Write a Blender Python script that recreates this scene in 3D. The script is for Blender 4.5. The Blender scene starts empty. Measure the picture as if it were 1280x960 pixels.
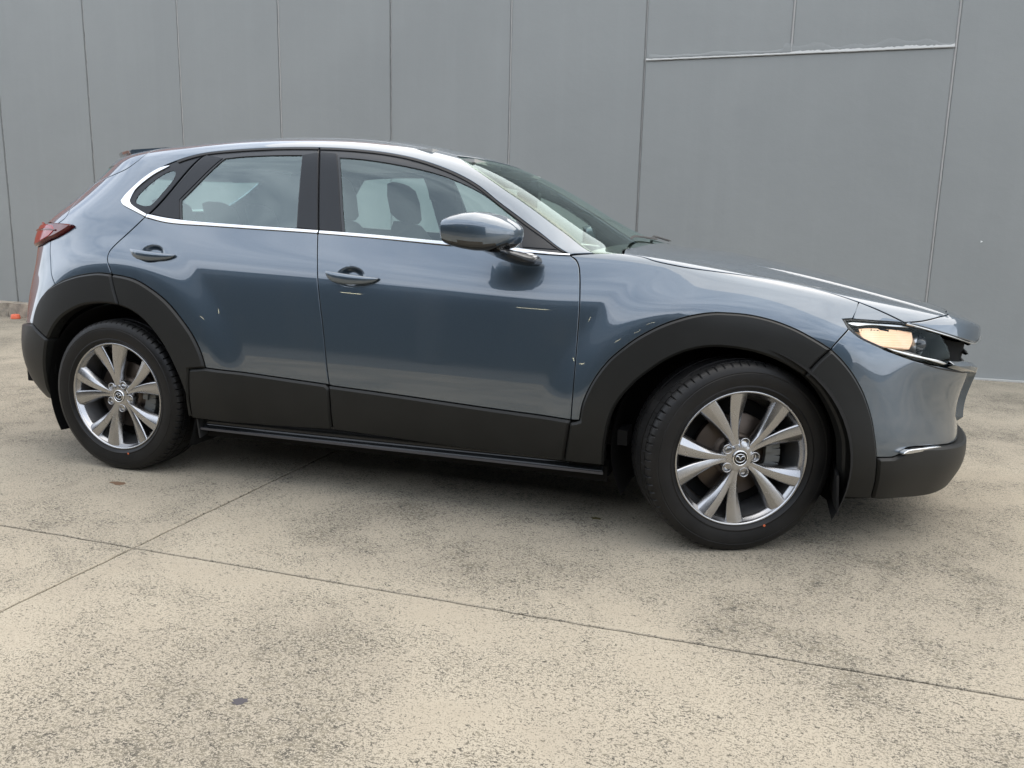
import bpy, bmesh, math, random
import numpy as np
from mathutils import Matrix, Vector
from mathutils.geometry import delaunay_2d_cdt
R = math.radians
scene = bpy.context.scene
C = scene.collection

# ------------------------------------------------------------------ camera
cam_data = bpy.data.cameras.new('camera')
cam = bpy.data.objects.new('camera', cam_data); C.objects.link(cam); scene.camera = cam
CAMLOC = (1.425031, -3.681015, 1.091261); YAW, PITCH, ROLL = -0.307661, 0.184631, 0.022350
_d = np.array([math.sin(YAW)*math.cos(PITCH), math.cos(YAW)*math.cos(PITCH), -math.sin(PITCH)])
_r = np.array([math.cos(YAW), -math.sin(YAW), 0.0]); _u = np.cross(_r, _d)
_r2 = _r*math.cos(ROLL)+_u*math.sin(ROLL); _u2 = -_r*math.sin(ROLL)+_u*math.cos(ROLL)
cam.matrix_world = Matrix(((_r2[0], _u2[0], -_d[0], CAMLOC[0]), (_r2[1], _u2[1], -_d[1], CAMLOC[1]),
                           (_r2[2], _u2[2], -_d[2], CAMLOC[2]), (0, 0, 0, 1)))
cam_data.sensor_width = 36; cam_data.lens = 993.046698/1280*36
cam_data.clip_start = .05; cam_data.clip_end = 500

# ------------------------------------------------------------------ world, sun, exposure
SUN_EL, SUN_AZ = R(60), R(58)      # azimuth from +x (to the right of the car) towards +y
world = bpy.data.worlds.new('World'); scene.world = world; world.use_nodes = True
nt = world.node_tree; nt.nodes.clear()
wo = nt.nodes.new('ShaderNodeOutputWorld'); bg = nt.nodes.new('ShaderNodeBackground')
sky = nt.nodes.new('ShaderNodeTexSky'); sky.sky_type = 'NISHITA'; sky.sun_disc = False
sky.sun_elevation = SUN_EL; sky.sun_rotation = R(90)-SUN_AZ; sky.air_density = 1.2; sky.dust_density = 2.5
tc = nt.nodes.new('ShaderNodeTexCoord'); mp = nt.nodes.new('ShaderNodeMapping'); mp.inputs['Scale'].default_value = (1.3, 2.2, 6.5)
nz = nt.nodes.new('ShaderNodeTexNoise'); nz.inputs['Scale'].default_value = 1.4; nz.inputs['Detail'].default_value = 7; nz.inputs['Roughness'].default_value = .58
nz.inputs['Distortion'].default_value = .5
rp = nt.nodes.new('ShaderNodeValToRGB'); rp.color_ramp.elements[0].position = .34; rp.color_ramp.elements[0].color = (.38, .38, .38, 1)
rp.color_ramp.elements[1].position = .66; rp.color_ramp.elements[1].color = (.97, .97, .97, 1)
mx = nt.nodes.new('ShaderNodeMix'); mx.data_type = 'RGBA'; mx.inputs['B'].default_value = (10.0, 10.6, 11.6, 1)
nt.links.new(tc.outputs['Generated'], mp.inputs['Vector']); nt.links.new(mp.outputs[0], nz.inputs['Vector'])
nt.links.new(nz.outputs['Fac'], rp.inputs[0]); nt.links.new(rp.outputs[0], mx.inputs['Factor'])
nt.links.new(sky.outputs[0], mx.inputs['A']); nt.links.new(mx.outputs['Result'], bg.inputs['Color'])
bg.inputs['Strength'].default_value = .15; nt.links.new(bg.outputs[0], wo.inputs[0])
sun_d = bpy.data.lights.new('sun', 'SUN'); sun_d.energy = 1.6; sun_d.angle = R(100); sun_d.color = (1, .85, .62)
sun = bpy.data.objects.new('sun', sun_d); C.objects.link(sun)
sdir = Vector((math.cos(SUN_EL)*math.cos(SUN_AZ), math.cos(SUN_EL)*math.sin(SUN_AZ), math.sin(SUN_EL)))
sun.rotation_euler = sdir.to_track_quat('Z', 'Y').to_euler()
scene.view_settings.view_transform = 'Standard'; scene.view_settings.look = 'None'
scene.view_settings.exposure = 0.66; scene.view_settings.gamma = 1.0
scene.render.engine = 'CYCLES'; scene.cycles.use_denoising = True
scene.cycles.max_bounces = 8; scene.cycles.transparent_max_bounces = 16; scene.cycles.caustics_reflective = False

# ------------------------------------------------------------------ materials
def nodes(m):
    m.use_nodes = True; return m.node_tree, m.node_tree.nodes['Principled BSDF']
def mat(name, col, rough=.5, metal=0., coat=0., spec=.5, **kw):
    m = bpy.data.materials.new(name); t, b = nodes(m)
    b.inputs['Base Color'].default_value = (*col, 1); b.inputs['Roughness'].default_value = rough
    b.inputs['Metallic'].default_value = metal; b.inputs['Coat Weight'].default_value = coat
    b.inputs['Coat Roughness'].default_value = .02; b.inputs['Specular IOR Level'].default_value = spec
    for k, v in kw.items(): b.inputs[k.replace('_', ' ')].default_value = v
    return m
def L(t, a, b): t.links.new(a, b)
def noise(t, scale, detail=4, rough=.5, vec=None, dist=0):
    n = t.nodes.new('ShaderNodeTexNoise'); n.inputs['Scale'].default_value = scale; n.inputs['Detail'].default_value = detail
    n.inputs['Roughness'].default_value = rough; n.inputs['Distortion'].default_value = dist
    if vec is not None: L(t, vec, n.inputs['Vector'])
    return n
def ramp(t, src, stops):
    r = t.nodes.new('ShaderNodeValToRGB'); L(t, src, r.inputs[0]); e = r.color_ramp.elements
    while len(e) < len(stops): e.new(.5)
    for i, (p, c) in enumerate(stops):
        e[i].position = p; e[i].color = (*c, 1) if len(c) == 3 else c
    return r
def mixc(t, f, a, b, mode='MIX'):
    m = t.nodes.new('ShaderNodeMix'); m.data_type = 'RGBA'; m.blend_type = mode
    for k, v in (('Factor', f), ('A', a), ('B', b)):
        if hasattr(v, 'default_value'): L(t, v, m.inputs[k])
        elif k == 'Factor': m.inputs[k].default_value = v
        else: m.inputs[k].default_value = (*v, 1)
    return m.outputs['Result']
def mathn(t, op, a, b=0.):
    m = t.nodes.new('ShaderNodeMath'); m.operation = op
    for i, v in enumerate((a, b)):
        if hasattr(v, 'default_value'): L(t, v, m.inputs[i])
        else: m.inputs[i].default_value = v
    return m.outputs[0]
def bump(t, b, h, strength=.2, dist=.01, prev=None):
    n = t.nodes.new('ShaderNodeBump'); n.inputs['Strength'].default_value = strength; n.inputs['Distance'].default_value = dist
    L(t, h, n.inputs['Height'])
    if prev is not None: L(t, prev, n.inputs['Normal'])
    L(t, n.outputs[0], b.inputs['Normal']); return n.outputs[0]
def wpos(t):
    return t.nodes.new('ShaderNodeNewGeometry').outputs['Position']

def make_paint():
    m = mat('blue_grey_metallic_paint', (.13, .17, .23), .38, .7, 1.0); t, b = nodes(m)
    b.inputs['Coat Roughness'].default_value = .012; b.inputs['Coat IOR'].default_value = 1.88
    p = wpos(t)
    fl = noise(t, 900, 1, .5, p)                       # metallic flake
    dirt = noise(t, 3.2, 6, .65, p)
    c = mixc(t, ramp(t, fl.outputs['Fac'], [(.35, (0, 0, 0)), (.7, (1, 1, 1))]).outputs[0], (.056, .083, .110), (.074, .103, .135))
    dm = ramp(t, dirt.outputs['Fac'], [(.5, (0, 0, 0)), (.8, (.10, .10, .10))]).outputs[0]
    L(t, mixc(t, dm, c, (.20, .19, .17)), b.inputs['Base Color'])
    mp_ = t.nodes.new('ShaderNodeMapping'); mp_.inputs['Scale'].default_value = (9, 9, .6); L(t, p, mp_.inputs['Vector'])
    st = noise(t, 3, 3, .6, mp_.outputs[0])
    L(t, ramp(t, st.outputs['Fac'], [(.4, (.010,)*3), (.75, (.045,)*3)]).outputs[0], b.inputs['Coat Roughness'])
    return m
def make_plastic(name, col, rough, bs=.12):
    m = mat(name, col, rough, spec=.27); t, b = nodes(m); p = wpos(t)
    g = noise(t, 1400, 2, .6, p); bump(t, b, g.outputs['Fac'], bs, .0008)
    d = noise(t, 5, 5, .6, p)
    L(t, mixc(t, ramp(t, d.outputs['Fac'], [(.4, (0,)*3), (.8, (.35,)*3)]).outputs[0], col, tuple(c*1.7+.004 for c in col)), b.inputs['Base Color'])
    return m
def make_glass(name, tint, fres=1.5, dark=0.):
    m = bpy.data.materials.new(name); m.use_nodes = True; t = m.node_tree; t.nodes.clear()
    o = t.nodes.new('ShaderNodeOutputMaterial'); tr = t.nodes.new('ShaderNodeBsdfTransparent'); tr.inputs[0].default_value = (*tint, 1)
    g = t.nodes.new('ShaderNodeBsdfGlossy'); g.inputs['Roughness'].default_value = .005; g.inputs['Color'].default_value = (.86, 1, .99, 1)
    lw = t.nodes.new('ShaderNodeFresnel'); ge = t.nodes.new('ShaderNodeNewGeometry')      # thin sheet: same reflectance from both sides
    L(t, mathn(t, 'ADD', mathn(t, 'MULTIPLY', ge.outputs['Backfacing'], 1/fres-fres), fres), lw.inputs['IOR'])
    x = t.nodes.new('ShaderNodeMixShader'); L(t, lw.outputs[0], x.inputs[0]); L(t, tr.outputs[0], x.inputs[1]); L(t, g.outputs[0], x.inputs[2])
    L(t, x.outputs[0], o.inputs[0]); return m
M = {}
M['paint'] = make_paint()
M['clad'] = make_plastic('charcoal_cladding_plastic', (.0115, .0118, .011), .45)
M['black'] = mat('gloss_black_trim', (.010, .011, .012), .14, 0, .1, .35)
M['pillar'] = mat('satin_black_pillar_film', (.014, .016, .019), .26, spec=.28)
M['frame'] = mat('window_frame_satin', (.04, .042, .045), .32, spec=.35)
M['rubber'] = mat('black_rubber_seal', (.008, .008, .008), .6)
M['dark'] = mat('matt_black_inner', (.006, .006, .006), .85, spec=.2)
M['chrome'] = mat('polished_bright_trim', (.66, .67, .68), .13, 1.)
M['satin'] = mat('satin_silver', (.55, .56, .56), .28, 1.)
M['glass_f'] = make_glass('tinted_door_glass', (.86, .98, .94), 1.95)
M['glass_r'] = make_glass('rear_privacy_glass', (.74, .88, .85), 2.15)
M['glass_w'] = make_glass('windscreen_glass', (.90, 1, .90), 1.6)
M['lens'] = make_glass('clear_lamp_lens', (.93, .94, .94), 1.2)
M['trim'] = mat('charcoal_seat_cloth', (.035, .034, .033), .8)
M['headliner'] = mat('pale_headliner', (.42, .42, .40), .9)

# ------------------------------------------------------------------ mesh helpers
def link(o, parent=None):
    C.objects.link(o)
    if parent is not None: o.parent = parent
    return o
def mesh_obj(name, V, F, m, parent=None, normals=None, smooth=True, kind=None, label=None):
    me = bpy.data.meshes.new(name); me.from_pydata([tuple(map(float, v)) for v in V], [], [tuple(map(int, f)) for f in F])
    if m is not None: me.materials.append(m)
    if smooth: me.polygons.foreach_set('use_smooth', [True]*len(me.polygons))
    me.update()
    if normals is not None:
        nn = np.asarray(normals, float); nn /= np.maximum(np.linalg.norm(nn, axis=1, keepdims=True), 1e-9)
        me.normals_split_custom_set_from_vertices([tuple(n) for n in nn])
    o = bpy.data.objects.new(name, me); link(o, parent)
    if kind: o['kind'] = kind
    if label: o['label'] = label
    return o
def bm_obj(name, bm, m, parent=None, smooth=False, kind=None, label=None, bev=0, seg=2, angle=40):
    if bev:
        es = [e for e in bm.edges if len(e.link_faces) == 2 and e.calc_face_angle(0) > R(angle)]
        bmesh.ops.bevel(bm, geom=es, offset=bev, segments=seg, affect='EDGES', profile=.6)
    me = bpy.data.meshes.new(name); bm.to_mesh(me); bm.free()
    if m is not None: me.materials.append(m)
    if smooth:
        me.polygons.foreach_set('use_smooth', [True]*len(me.polygons)); me.set_sharp_from_angle(angle=R(38))
    o = bpy.data.objects.new(name, me); link(o, parent)
    if kind: o['kind'] = kind
    if label: o['label'] = label
    return o
def box(bm, a, b, mtx=None):
    (x0, y0, z0), (x1, y1, z1) = a, b
    vs = [bm.verts.new(p) for p in ((x0, y0, z0), (x1, y0, z0), (x1, y1, z0), (x0, y1, z0), (x0, y0, z1), (x1, y0, z1), (x1, y1, z1), (x0, y1, z1))]
    for f in ((0, 3, 2, 1), (4, 5, 6, 7), (0, 1, 5, 4), (1, 2, 6, 5), (2, 3, 7, 6), (3, 0, 4, 7)): bm.faces.new([vs[i] for i in f])
    if mtx is not None: bmesh.ops.transform(bm, matrix=mtx, verts=vs)
    return vs
def lathe(prof, n=64, axis='y', close=False, y0=0):
    """profile of (radius, offset along the axle) points -> verts, faces"""
    V, F = [], []
    k = len(prof)
    for i in range(n):
        a = 2*math.pi*i/n
        for r, y in prof: V.append((r*math.cos(a), y+y0, r*math.sin(a)))
    for i in range(n):
        j = (i+1) % n
        for q in range(k-1 if not close else k):
            p = (q+1) % k
            F.append((i*k+q, j*k+q, j*k+p, i*k+p))
    return V, F
def tag(o, label, cat, group=None):
    o['label'] = label; o['category'] = cat
    if group: o['group'] = group
def empty(name, loc, parent=None):
    o = bpy.data.objects.new(name, None); o.empty_display_size = .1; link(o, parent); o.location = loc; return o

# ------------------------------------------------------------------ ground (concrete slabs with sawn joints)
def make_concrete():
    m = mat('worn_exposed_aggregate_concrete', (.5, .45, .37), .85, spec=.3); t, b = nodes(m); p = wpos(t)
    big = noise(t, .9, 6, .62, p, .4); mid = noise(t, 4.5, 6, .6, p, .3); fine = noise(t, 260, 3, .6, p); grit = noise(t, 90, 3, .65, p)
    # exposed aggregate: irregular dark stones, denser where the cement skin has worn off
    mpz = t.nodes.new('ShaderNodeMapping'); mpz.inputs['Rotation'].default_value = (0, 0, .5); mpz.inputs['Scale'].default_value = (1, 1.5, 1); L(t, p, mpz.inputs['Vector'])
    a1 = noise(t, 92, 3.5, .72, mpz.outputs[0], .5); a2 = noise(t, 230, 2.5, .65, p, .3); a3 = noise(t, 50, 3, .6, p, .8)
    wear = mathn(t, 'ADD', mathn(t, 'MULTIPLY', big.outputs['Fac'], .6), mathn(t, 'MULTIPLY', mid.outputs['Fac'], .5))
    k1 = mathn(t, 'MULTIPLY', mathn(t, 'SUBTRACT', wear, .535), .46)
    s1 = ramp(t, mathn(t, 'ADD', a1.outputs['Fac'], k1), [(.553, (0,)*3), (.588, (1,)*3)]).outputs[0]
    s2 = ramp(t, mathn(t, 'ADD', a2.outputs['Fac'], k1), [(.545, (0,)*3), (.60, (.85,)*3)]).outputs[0]
    s3 = ramp(t, mathn(t, 'ADD', a3.outputs['Fac'], k1), [(.64, (0,)*3), (.68, (.8,)*3)]).outputs[0]
    st = mathn(t, 'MAXIMUM', mathn(t, 'MAXIMUM', s1, s2), s3)
    paste = mixc(t, ramp(t, mid.outputs['Fac'], [(.3, (0,)*3), (.7, (1,)*3)]).outputs[0], (.345, .302, .230), (.435, .390, .305))
    paste = mixc(t, ramp(t, fine.outputs['Fac'], [(.35, (.55,)*3), (.65, (0,)*3)]).outputs[0], paste, (.27, .24, .19))
    paste = mixc(t, ramp(t, big.outputs['Fac'], [(.42, (0,)*3), (.68, (.6,)*3)]).outputs[0], paste, (.29, .262, .212))
    tone = noise(t, 33, 2, .5, p)
    stone = mixc(t, ramp(t, tone.outputs['Fac'], [(.35, (0,)*3), (.65, (1,)*3)]).outputs[0], (.070, .064, .052), (.19, .168, .125))
    c = mixc(t, st, paste, stone)
    # old stains
    sn = noise(t, 1.7, 7, .7, p, 1.2)
    c = mixc(t, ramp(t, sn.outputs['Fac'], [(.60, (0,)*3), (.76, (.4,)*3)]).outputs[0], c, (.15, .13, .10))
    L(t, c, b.inputs['Base Color'])
    h = mathn(t, 'SUBTRACT', mathn(t, 'MULTIPLY', grit.outputs['Fac'], .5), mathn(t, 'MULTIPLY', st, .6))
    bump(t, b, h, .55, .003)
    return m
M['concrete'] = make_concrete()
M['dim_yard'] = mat('darkened_unseen_paving', (.11, .108, .10), .85)  # invented paving out of view, darkened to dim its reflection in the doors
M['joint'] = mat('dirty_joint', (.10, .085, .065), .95, spec=.1)
# subgrade sheet to the horizon; the slabs lie on it, joints are real gaps between slabs
bm = bmesh.new(); box(bm, (-150, -150, -.30), (150, 150, -.012)); bm_obj('ground', bm, M['joint'], kind='structure')
JX = [-60, -38.6, -24, -14.2, -9.6, -5.1, -.598, 3.9, 8.4, 13, 22, 40, 60]; JY = [-40, -24, -15.5, -10.6, -6.1, -1.60, 2.9, 3.76]
random.seed(4)
pav = empty('concrete_pavement', (0, 0, 0)); pav['kind'] = 'structure'
def wob(seed):
    r = random.Random(seed); ph = [r.uniform(0, 6.28) for _ in range(4)]; 
    return lambda s: .0009*math.sin(s*9+ph[0])+.0007*math.sin(s*31+ph[1])+.0006*math.sin(s*83+ph[2])+.0005*math.sin(s*190+ph[3])
wx = [wob(100+i) for i in range(len(JX))]; wy = [wob(200+i) for i in range(len(JY))]
g = .0042
for i in range(len(JX)-1):
    for j in range(len(JY)-1):
        x0, x1, y0, y1 = JX[i], JX[i+1], JY[j], JY[j+1]
        n = 160 if (x1 > -6 and x0 < 5 and y1 > -7) else 6
        P = []
        for k in range(n): s = x0+(x1-x0)*k/n; P.append((s, y0+g+wy[j](s)+random.uniform(-.0006, .0006)))
        for k in range(n): s = y0+(y1-y0)*k/n; P.append((x1-g+wx[i+1](s)+random.uniform(-.0006, .0006), s))
        for k in range(n): s = x1+(x0-x1)*k/n; P.append((s, y1-g+wy[j+1](s)+random.uniform(-.0006, .0006)))
        for k in range(n): s = y1+(y0-y1)*k/n; P.append((x0+g+wx[i](s)+random.uniform(-.0006, .0006), s))
        V = [(x, y, 0) for x, y in P]; N_ = len(P)
        cx, cy = (x0+x1)/2, (y0+y1)/2
        V2 = [(x+(.0025 if x < cx else -.0025)*(min(abs(x-x0), abs(x1-x)) < .01), y+(.0025 if y < cy else -.0025)*(min(abs(y-y0), abs(y1-y)) < .01), 0) for x, y in P]
        V = V2+[(x, y, -.0025) for x, y in P]+[(x, y, -.02) for x, y in P]
        F = [tuple(range(N_))]+[(k+N_, (k+1) % N_+N_, (k+1) % N_, k) for k in range(N_)]+[(k+2*N_, (k+1) % N_+2*N_, (k+1) % N_+N_, k+N_) for k in range(N_)]
        o = mesh_obj('concrete_slab' if y0 > -6.2 else 'darkened_yard_bay', V, F, M['concrete'] if y0 > -6.2 else M['dim_yard'], pav, smooth=False)  # bays towards the warehouse are unseen and get the added darker surface

# ------------------------------------------------------------------ grey precast wall
def make_wall_paint():
    m = mat('grey_painted_concrete_wall', (.36, .38, .39), .62, spec=.35); t, b = nodes(m); p = wpos(t)
    a = noise(t, .55, 5, .6, p, .3); s = noise(t, 2.4, 5, .6, p)
    mp_ = t.nodes.new('ShaderNodeMapping'); mp_.inputs['Scale'].default_value = (7, 7, .35); L(t, p, mp_.inputs['Vector'])
    run = noise(t, 1.2, 4, .6, mp_.outputs[0])
    c = mixc(t, ramp(t, a.outputs['Fac'], [(.3, (0,)*3), (.7, (1,)*3)]).outputs[0], (.240, .249, .242), (.270, .279, .270))
    c = mixc(t, ramp(t, run.outputs['Fac'], [(.5, (0,)*3), (.8, (.10,)*3)]).outputs[0], c, (.36, .37, .365))
    c = mixc(t, ramp(t, s.outputs['Fac'], [(.62, (0,)*3), (.8, (.25,)*3)]).outputs[0], c, (.21, .22, .22))
    L(t, c, b.inputs['Base Color'])
    n1 = noise(t, 5, 6, .65, p); n2 = noise(t, 160, 3, .6, p)
    h = mathn(t, 'ADD', mathn(t, 'MULTIPLY', n1.outputs['Fac'], 1.0), mathn(t, 'MULTIPLY', n2.outputs['Fac'], .10))
    bump(t, b, h, .30, .012)
    return m
M['wall'] = make_wall_paint()
M['sealant'] = mat('joint_sealant', (.42, .41, .39), .7)
M['patch'] = mat('pale_mortar_edge', (.42, .42, .40), .8)
WY, WH = 3.72, 4.0
wall = empty('precast_wall', (0, WY, 0)); tag(wall, 'long grey painted concrete panel wall standing behind the car', 'wall')
WJ = [-8.50, -7.27, -5.965, -4.715, -3.487, -2.238, -1.01, .235, 2.690, 3.94, 5.18, 6.42, 7.67, 8.9, 10.15, 12]
def panel_box(x0, x1, z0, z1, name='wall_panel', m='wall', y0=0., y1=.18, j=.0065, rough=True):
    bm = bmesh.new(); box(bm, (x0+j, y0, z0), (x1-j, y1, z1))
    bmesh.ops.bevel(bm, geom=[e for e in bm.edges if all(v.co.y < y0+1e-4 for v in e.verts)], offset=.006, segments=2, affect='EDGES')
    return bm_obj(name, bm, M[m], wall)
for i in range(len(WJ)-1):
    x0, x1 = WJ[i], WJ[i+1]
    if x0 == .235:
        panel_box(x0, x1, -.1, 2.630, j=.008); panel_box(x0, 1.455, 2.648, WH, y0=.006); panel_box(1.455, x1, 2.648, WH, y0=.004)
    else: panel_box(x0, x1, -.1, WH, y0=.002*((i*7) % 3))
bm = bmesh.new(); box(bm, (-8.6, .03, -.2), (12, .17, WH-.02)); bm_obj('wall_core', bm, M['sealant'], wall)
# rough sealant beads in the joints
def bead(x, z0, z1, name='sealant_bead', w=.0065, y=-.0005, seed=0):
    r = random.Random(seed); V, F = [], []; n = int((z1-z0)/.035)
    for k in range(n+1):
        z = z0+(z1-z0)*k/n; dx = r.uniform(-.0011, .0011); yy = y+.010+r.uniform(-.0025, .0015)
        V += [(x-w+dx, yy+.012, z), (x+dx*1.5, yy, z), (x+w+dx, yy+.012, z)]
    for k in range(n):
        a = k*3; F += [(a, a+1, a+4, a+3), (a+1, a+2, a+5, a+4)]
    return mesh_obj(name, V, F, M['sealant'], wall)
for i, x in enumerate(WJ[1:-1]): bead(x, -.1, WH, seed=i, y=-.0125 if x in (-4.715, -3.487, -1.01, 2.690, 6.42) else -.0005, w=.0075)
bead(1.455, 2.65, WH, seed=77, y=-.0125, w=.008)
# horizontal step: pale ragged mortar line over the big panel
V, F = [], []; n = 150; r_ = random.Random(5)
for k in range(n+1):
    x = .245+(2.68-.245)*k/n
    rag = .012*abs(math.sin(x*7.3))*(x > 1.45)+r_.uniform(0, .006)*(1+2*(x > 1.5))
    V += [(x, -.010, 2.628+r_.uniform(-.0015, .0015)), (x, -.014, 2.634), (x, -.002, 2.642+rag*.5), (x, .012, 2.652+rag)]
for k in range(n):
    for q in range(3): a = k*4+q; F.append((a, a+4, a+5, a+1))
mesh_obj('mortar_ledge', V, F, M['patch'], wall, smooth=False)
# ragged render coat above the ledge
V, F = [], []
for k in range(n+1):
    x = .27+(2.66-.27)*k/n; h = .05+.022*math.sin(x*9)+.02*math.sin(x*23+1)+r_.uniform(-.006, .006); h *= (.35 if x < 1.4 else 1)
    V += [(x, .0025, 2.650), (x, .0005, 2.655+h*.5), (x, .0075, 2.66+max(h, .012))]
for k in range(n):
    for q in range(2): a = k*3+q; F.append((a, a+3, a+4, a+1))
mesh_obj('render_patch', V, F, M['wall'], wall)
# small chip of bare render and grime strip at the foot of the wall
bm = bmesh.new(); box(bm, (-5.5, -.035, -.01), (12, .02, .012)); bm_obj('base_fillet', bm, M['patch'], wall, bev=.004)
V = [(3.035, -.003, 1.135), (3.052, -.003, 1.128), (3.036, -.003, 1.118)]
mesh_obj('paint_chip', V, [(0, 2, 1)], mat('bare_white_chip', (.8, .8, .78), .8), wall, smooth=False)

# kerb at the far left
M['kerb'] = make_plastic('weathered_kerb_concrete', (.33, .29, .24), .9, .5)
def make_kerb_mat():
    m = mat('weathered_kerb', (.34, .30, .24), .9); t, b = nodes(m); p = wpos(t); n1 = noise(t, 9, 6, .7, p); n2 = noise(t, 60, 4, .6, p)
    c = mixc(t, ramp(t, n1.outputs['Fac'], [(.35, (0,)*3), (.65, (1,)*3)]).outputs[0], (.42, .36, .28), (.20, .175, .145))
    L(t, c, b.inputs['Base Color']); bump(t, b, n2.outputs['Fac'], .6, .01); return m
M['kerb'] = make_kerb_mat()
kerb = empty('kerb', (-5.6, 3.55, 0)); kerb['kind'] = 'structure'
random.seed(9)
x = -18.
while x < -5.7:
    bm = bmesh.new(); w = .9
    box(bm, (x+5.6+.004, -.03, -.05), (x+5.6+w-.004, .168, .165))
    bmesh.ops.subdivide_edges(bm, edges=bm.edges[:], cuts=5, use_grid_fill=True)
    for v in bm.verts: v.co += Vector((0, random.uniform(-.006, .006), random.uniform(-.005, .005)))*(1 if v.co.z > 0 else 0)
    bm_obj('kerb_stone', bm, M['kerb'], kerb, smooth=True); x += w
# tiny orange plug of plastic on the ground by the kerb
bm = bmesh.new(); bmesh.ops.create_cone(bm, cap_ends=True, segments=14, radius1=.055, radius2=.045, depth=.055, matrix=Matrix.Translation((0, 0, .0275)))
o = bm_obj('plastic_cap', bm, mat('faded_orange_plastic', (.75, .16, .08), .5), smooth=True, bev=.014); o.location = (-6.98, 3.42, 0)
tag(o, 'small orange plastic cap lying by the kerb at the left', 'cap')

# ------------------------------------------------------------------ buildings around the yard (seen in the paint)
def make_brick():
    m = mat('red_brown_brickwork', (.35, .12, .06), .85); t, b = nodes(m); p = wpos(t)
    n1 = noise(t, 1.5, 5, .6, p); L(t, mixc(t, n1.outputs['Fac'], (.36, .15, .09), (.44, .21, .13)), b.inputs['Base Color']); return m
M['brick'] = make_brick()
br = empty('brick_building', (-16, 8, 0)); tag(br, 'red brown brick building rising behind the grey wall to the left', 'building')
for nm, a, b_ in (('wall', (-14, -3.6, 0), (8.5, 4, 6.4)), ('wall', (8.5, -3.2, 0), (13.0, 4, 5.4))):
    bm = bmesh.new(); box(bm, a, b_); bm_obj(nm, bm, M['brick'], br)
bm = bmesh.new(); box(bm, (-14.2, -3.8, 6.4), (8.7, 4.2, 6.6)); bm_obj('roof', bm, mat('grey_roof_sheet', (.3, .3, .3), .5, .3), br)
M['shed'] = mat('dark_blue_grey_cladding', (.045, .055, .068), .55)
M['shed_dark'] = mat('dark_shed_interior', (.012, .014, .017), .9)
M['lamp'] = bpy.data.materials.new('lit_lamp_tube'); t_, b_ = nodes(M['lamp'])
b_.inputs['Emission Color'].default_value = (1, .93, .62, 1); b_.inputs['Emission Strength'].default_value = 7
sh = empty('warehouse', (0, -11, 0)); tag(sh, 'dark open fronted warehouse facing the yard behind the photographer', 'building')
SX0, SX1, SH = -34., 13., 4.9
bm = bmesh.new(); box(bm, (SX0, -.35, 3.9), (SX1, 0, SH)); bm_obj('fascia', bm, M['shed'], sh)
for xa in (-34, -28, -22, -16, -10.4, -4.4, 1.6, 7.4, 12.6):
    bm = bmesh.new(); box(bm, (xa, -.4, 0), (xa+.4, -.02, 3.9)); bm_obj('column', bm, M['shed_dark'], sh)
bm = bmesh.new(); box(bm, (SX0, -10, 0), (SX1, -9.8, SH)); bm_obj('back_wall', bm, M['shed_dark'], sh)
for xa in (SX0, SX1-.2):
    bm = bmesh.new(); box(bm, (xa, -9.8, 0), (xa+.2, -.4, SH)); bm_obj('side_wall', bm, M['shed'], sh)
bm = bmesh.new(); box(bm, (SX0-.3, -10.2, SH), (SX1+.3, .3, SH+.18)); bm_obj('roof', bm, M['shed'], sh)
for k, (x, y, z) in enumerate([(-8.5, -5, 3.6), (-3.2, -3, 3.6), (-.4, -2.2, 3.5), (2.1, -3.2, 3.55), (4.6, -2.6, 3.5), (-1.6, -6, 3.5), (3.2, -6.2, 3.5)]):
    bm = bmesh.new(); box(bm, (x-.28, y-.035, z), (x+.28, y+.035, z+.035)); bm_obj('strip_lamp', bm, M['lamp'], sh)

# small marks and scraps lying on the concrete
def scrap(name, x, y, r, col, label, cat, seed, sx=1., h=.002):
    rr = random.Random(seed); bm = bmesh.new(); n = 18
    ring = [bm.verts.new((x+math.cos(2*math.pi*k/n)*r*sx*rr.uniform(.55, 1.15), y+math.sin(2*math.pi*k/n)*r*rr.uniform(.55, 1.15), .0006)) for k in range(n)]
    c_ = bm.verts.new((x, y, h))
    for k in range(n): bm.faces.new((ring[k], ring[(k+1) % n], c_))
    o = bm_obj(name, bm, mat(name+'_colour', col, .8), smooth=True); tag(o, label, cat)
scrap('gum_spot', .317, -2.252, .020, (.06, .055, .06), 'dark flattened gum spot on the near concrete at lower left', 'gum', 1)
scrap('leaf_scrap', .847, -.727, .016, (.07, .06, .02), 'small brown leaf scrap on the concrete behind the front tyre', 'leaf', 2, 1.5, .006)
scrap('rust_stain', -1.188, -1.053, .022, (.13, .075, .04), 'small rust brown spot on the concrete below the rear wheel', 'stain', 3, 2.2, .001)

# ---- body surface
# ---- whole half-body surface (car's right half, y<=0), tensor B-spline approximating a computed net
def ip(x, pts):
    xs=[p[0] for p in pts]; ys=[p[1] for p in pts]
    # smooth (monotone-ish cubic) interpolation
    x=np.asarray(x,float); xs=np.array(xs);ys=np.array(ys,float)
    d=np.diff(ys)/np.diff(xs); m=np.empty(len(xs)); m[0]=d[0];m[-1]=d[-1]
    for i in range(1,len(xs)-1):
        m[i]=0 if d[i-1]*d[i]<=0 else 2*d[i-1]*d[i]/(d[i-1]+d[i])
    xc=np.clip(x,xs[0],xs[-1]); k=np.clip(np.searchsorted(xs,xc)-1,0,len(xs)-2)
    h=xs[k+1]-xs[k]; t=(xc-xs[k])/h
    return (2*t**3-3*t**2+1)*ys[k]+(t**3-2*t**2+t)*h*m[k]+(-2*t**3+3*t**2)*ys[k+1]+(t**3-t**2)*h*m[k+1]
XR,XF=-1.25,1.0
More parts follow.
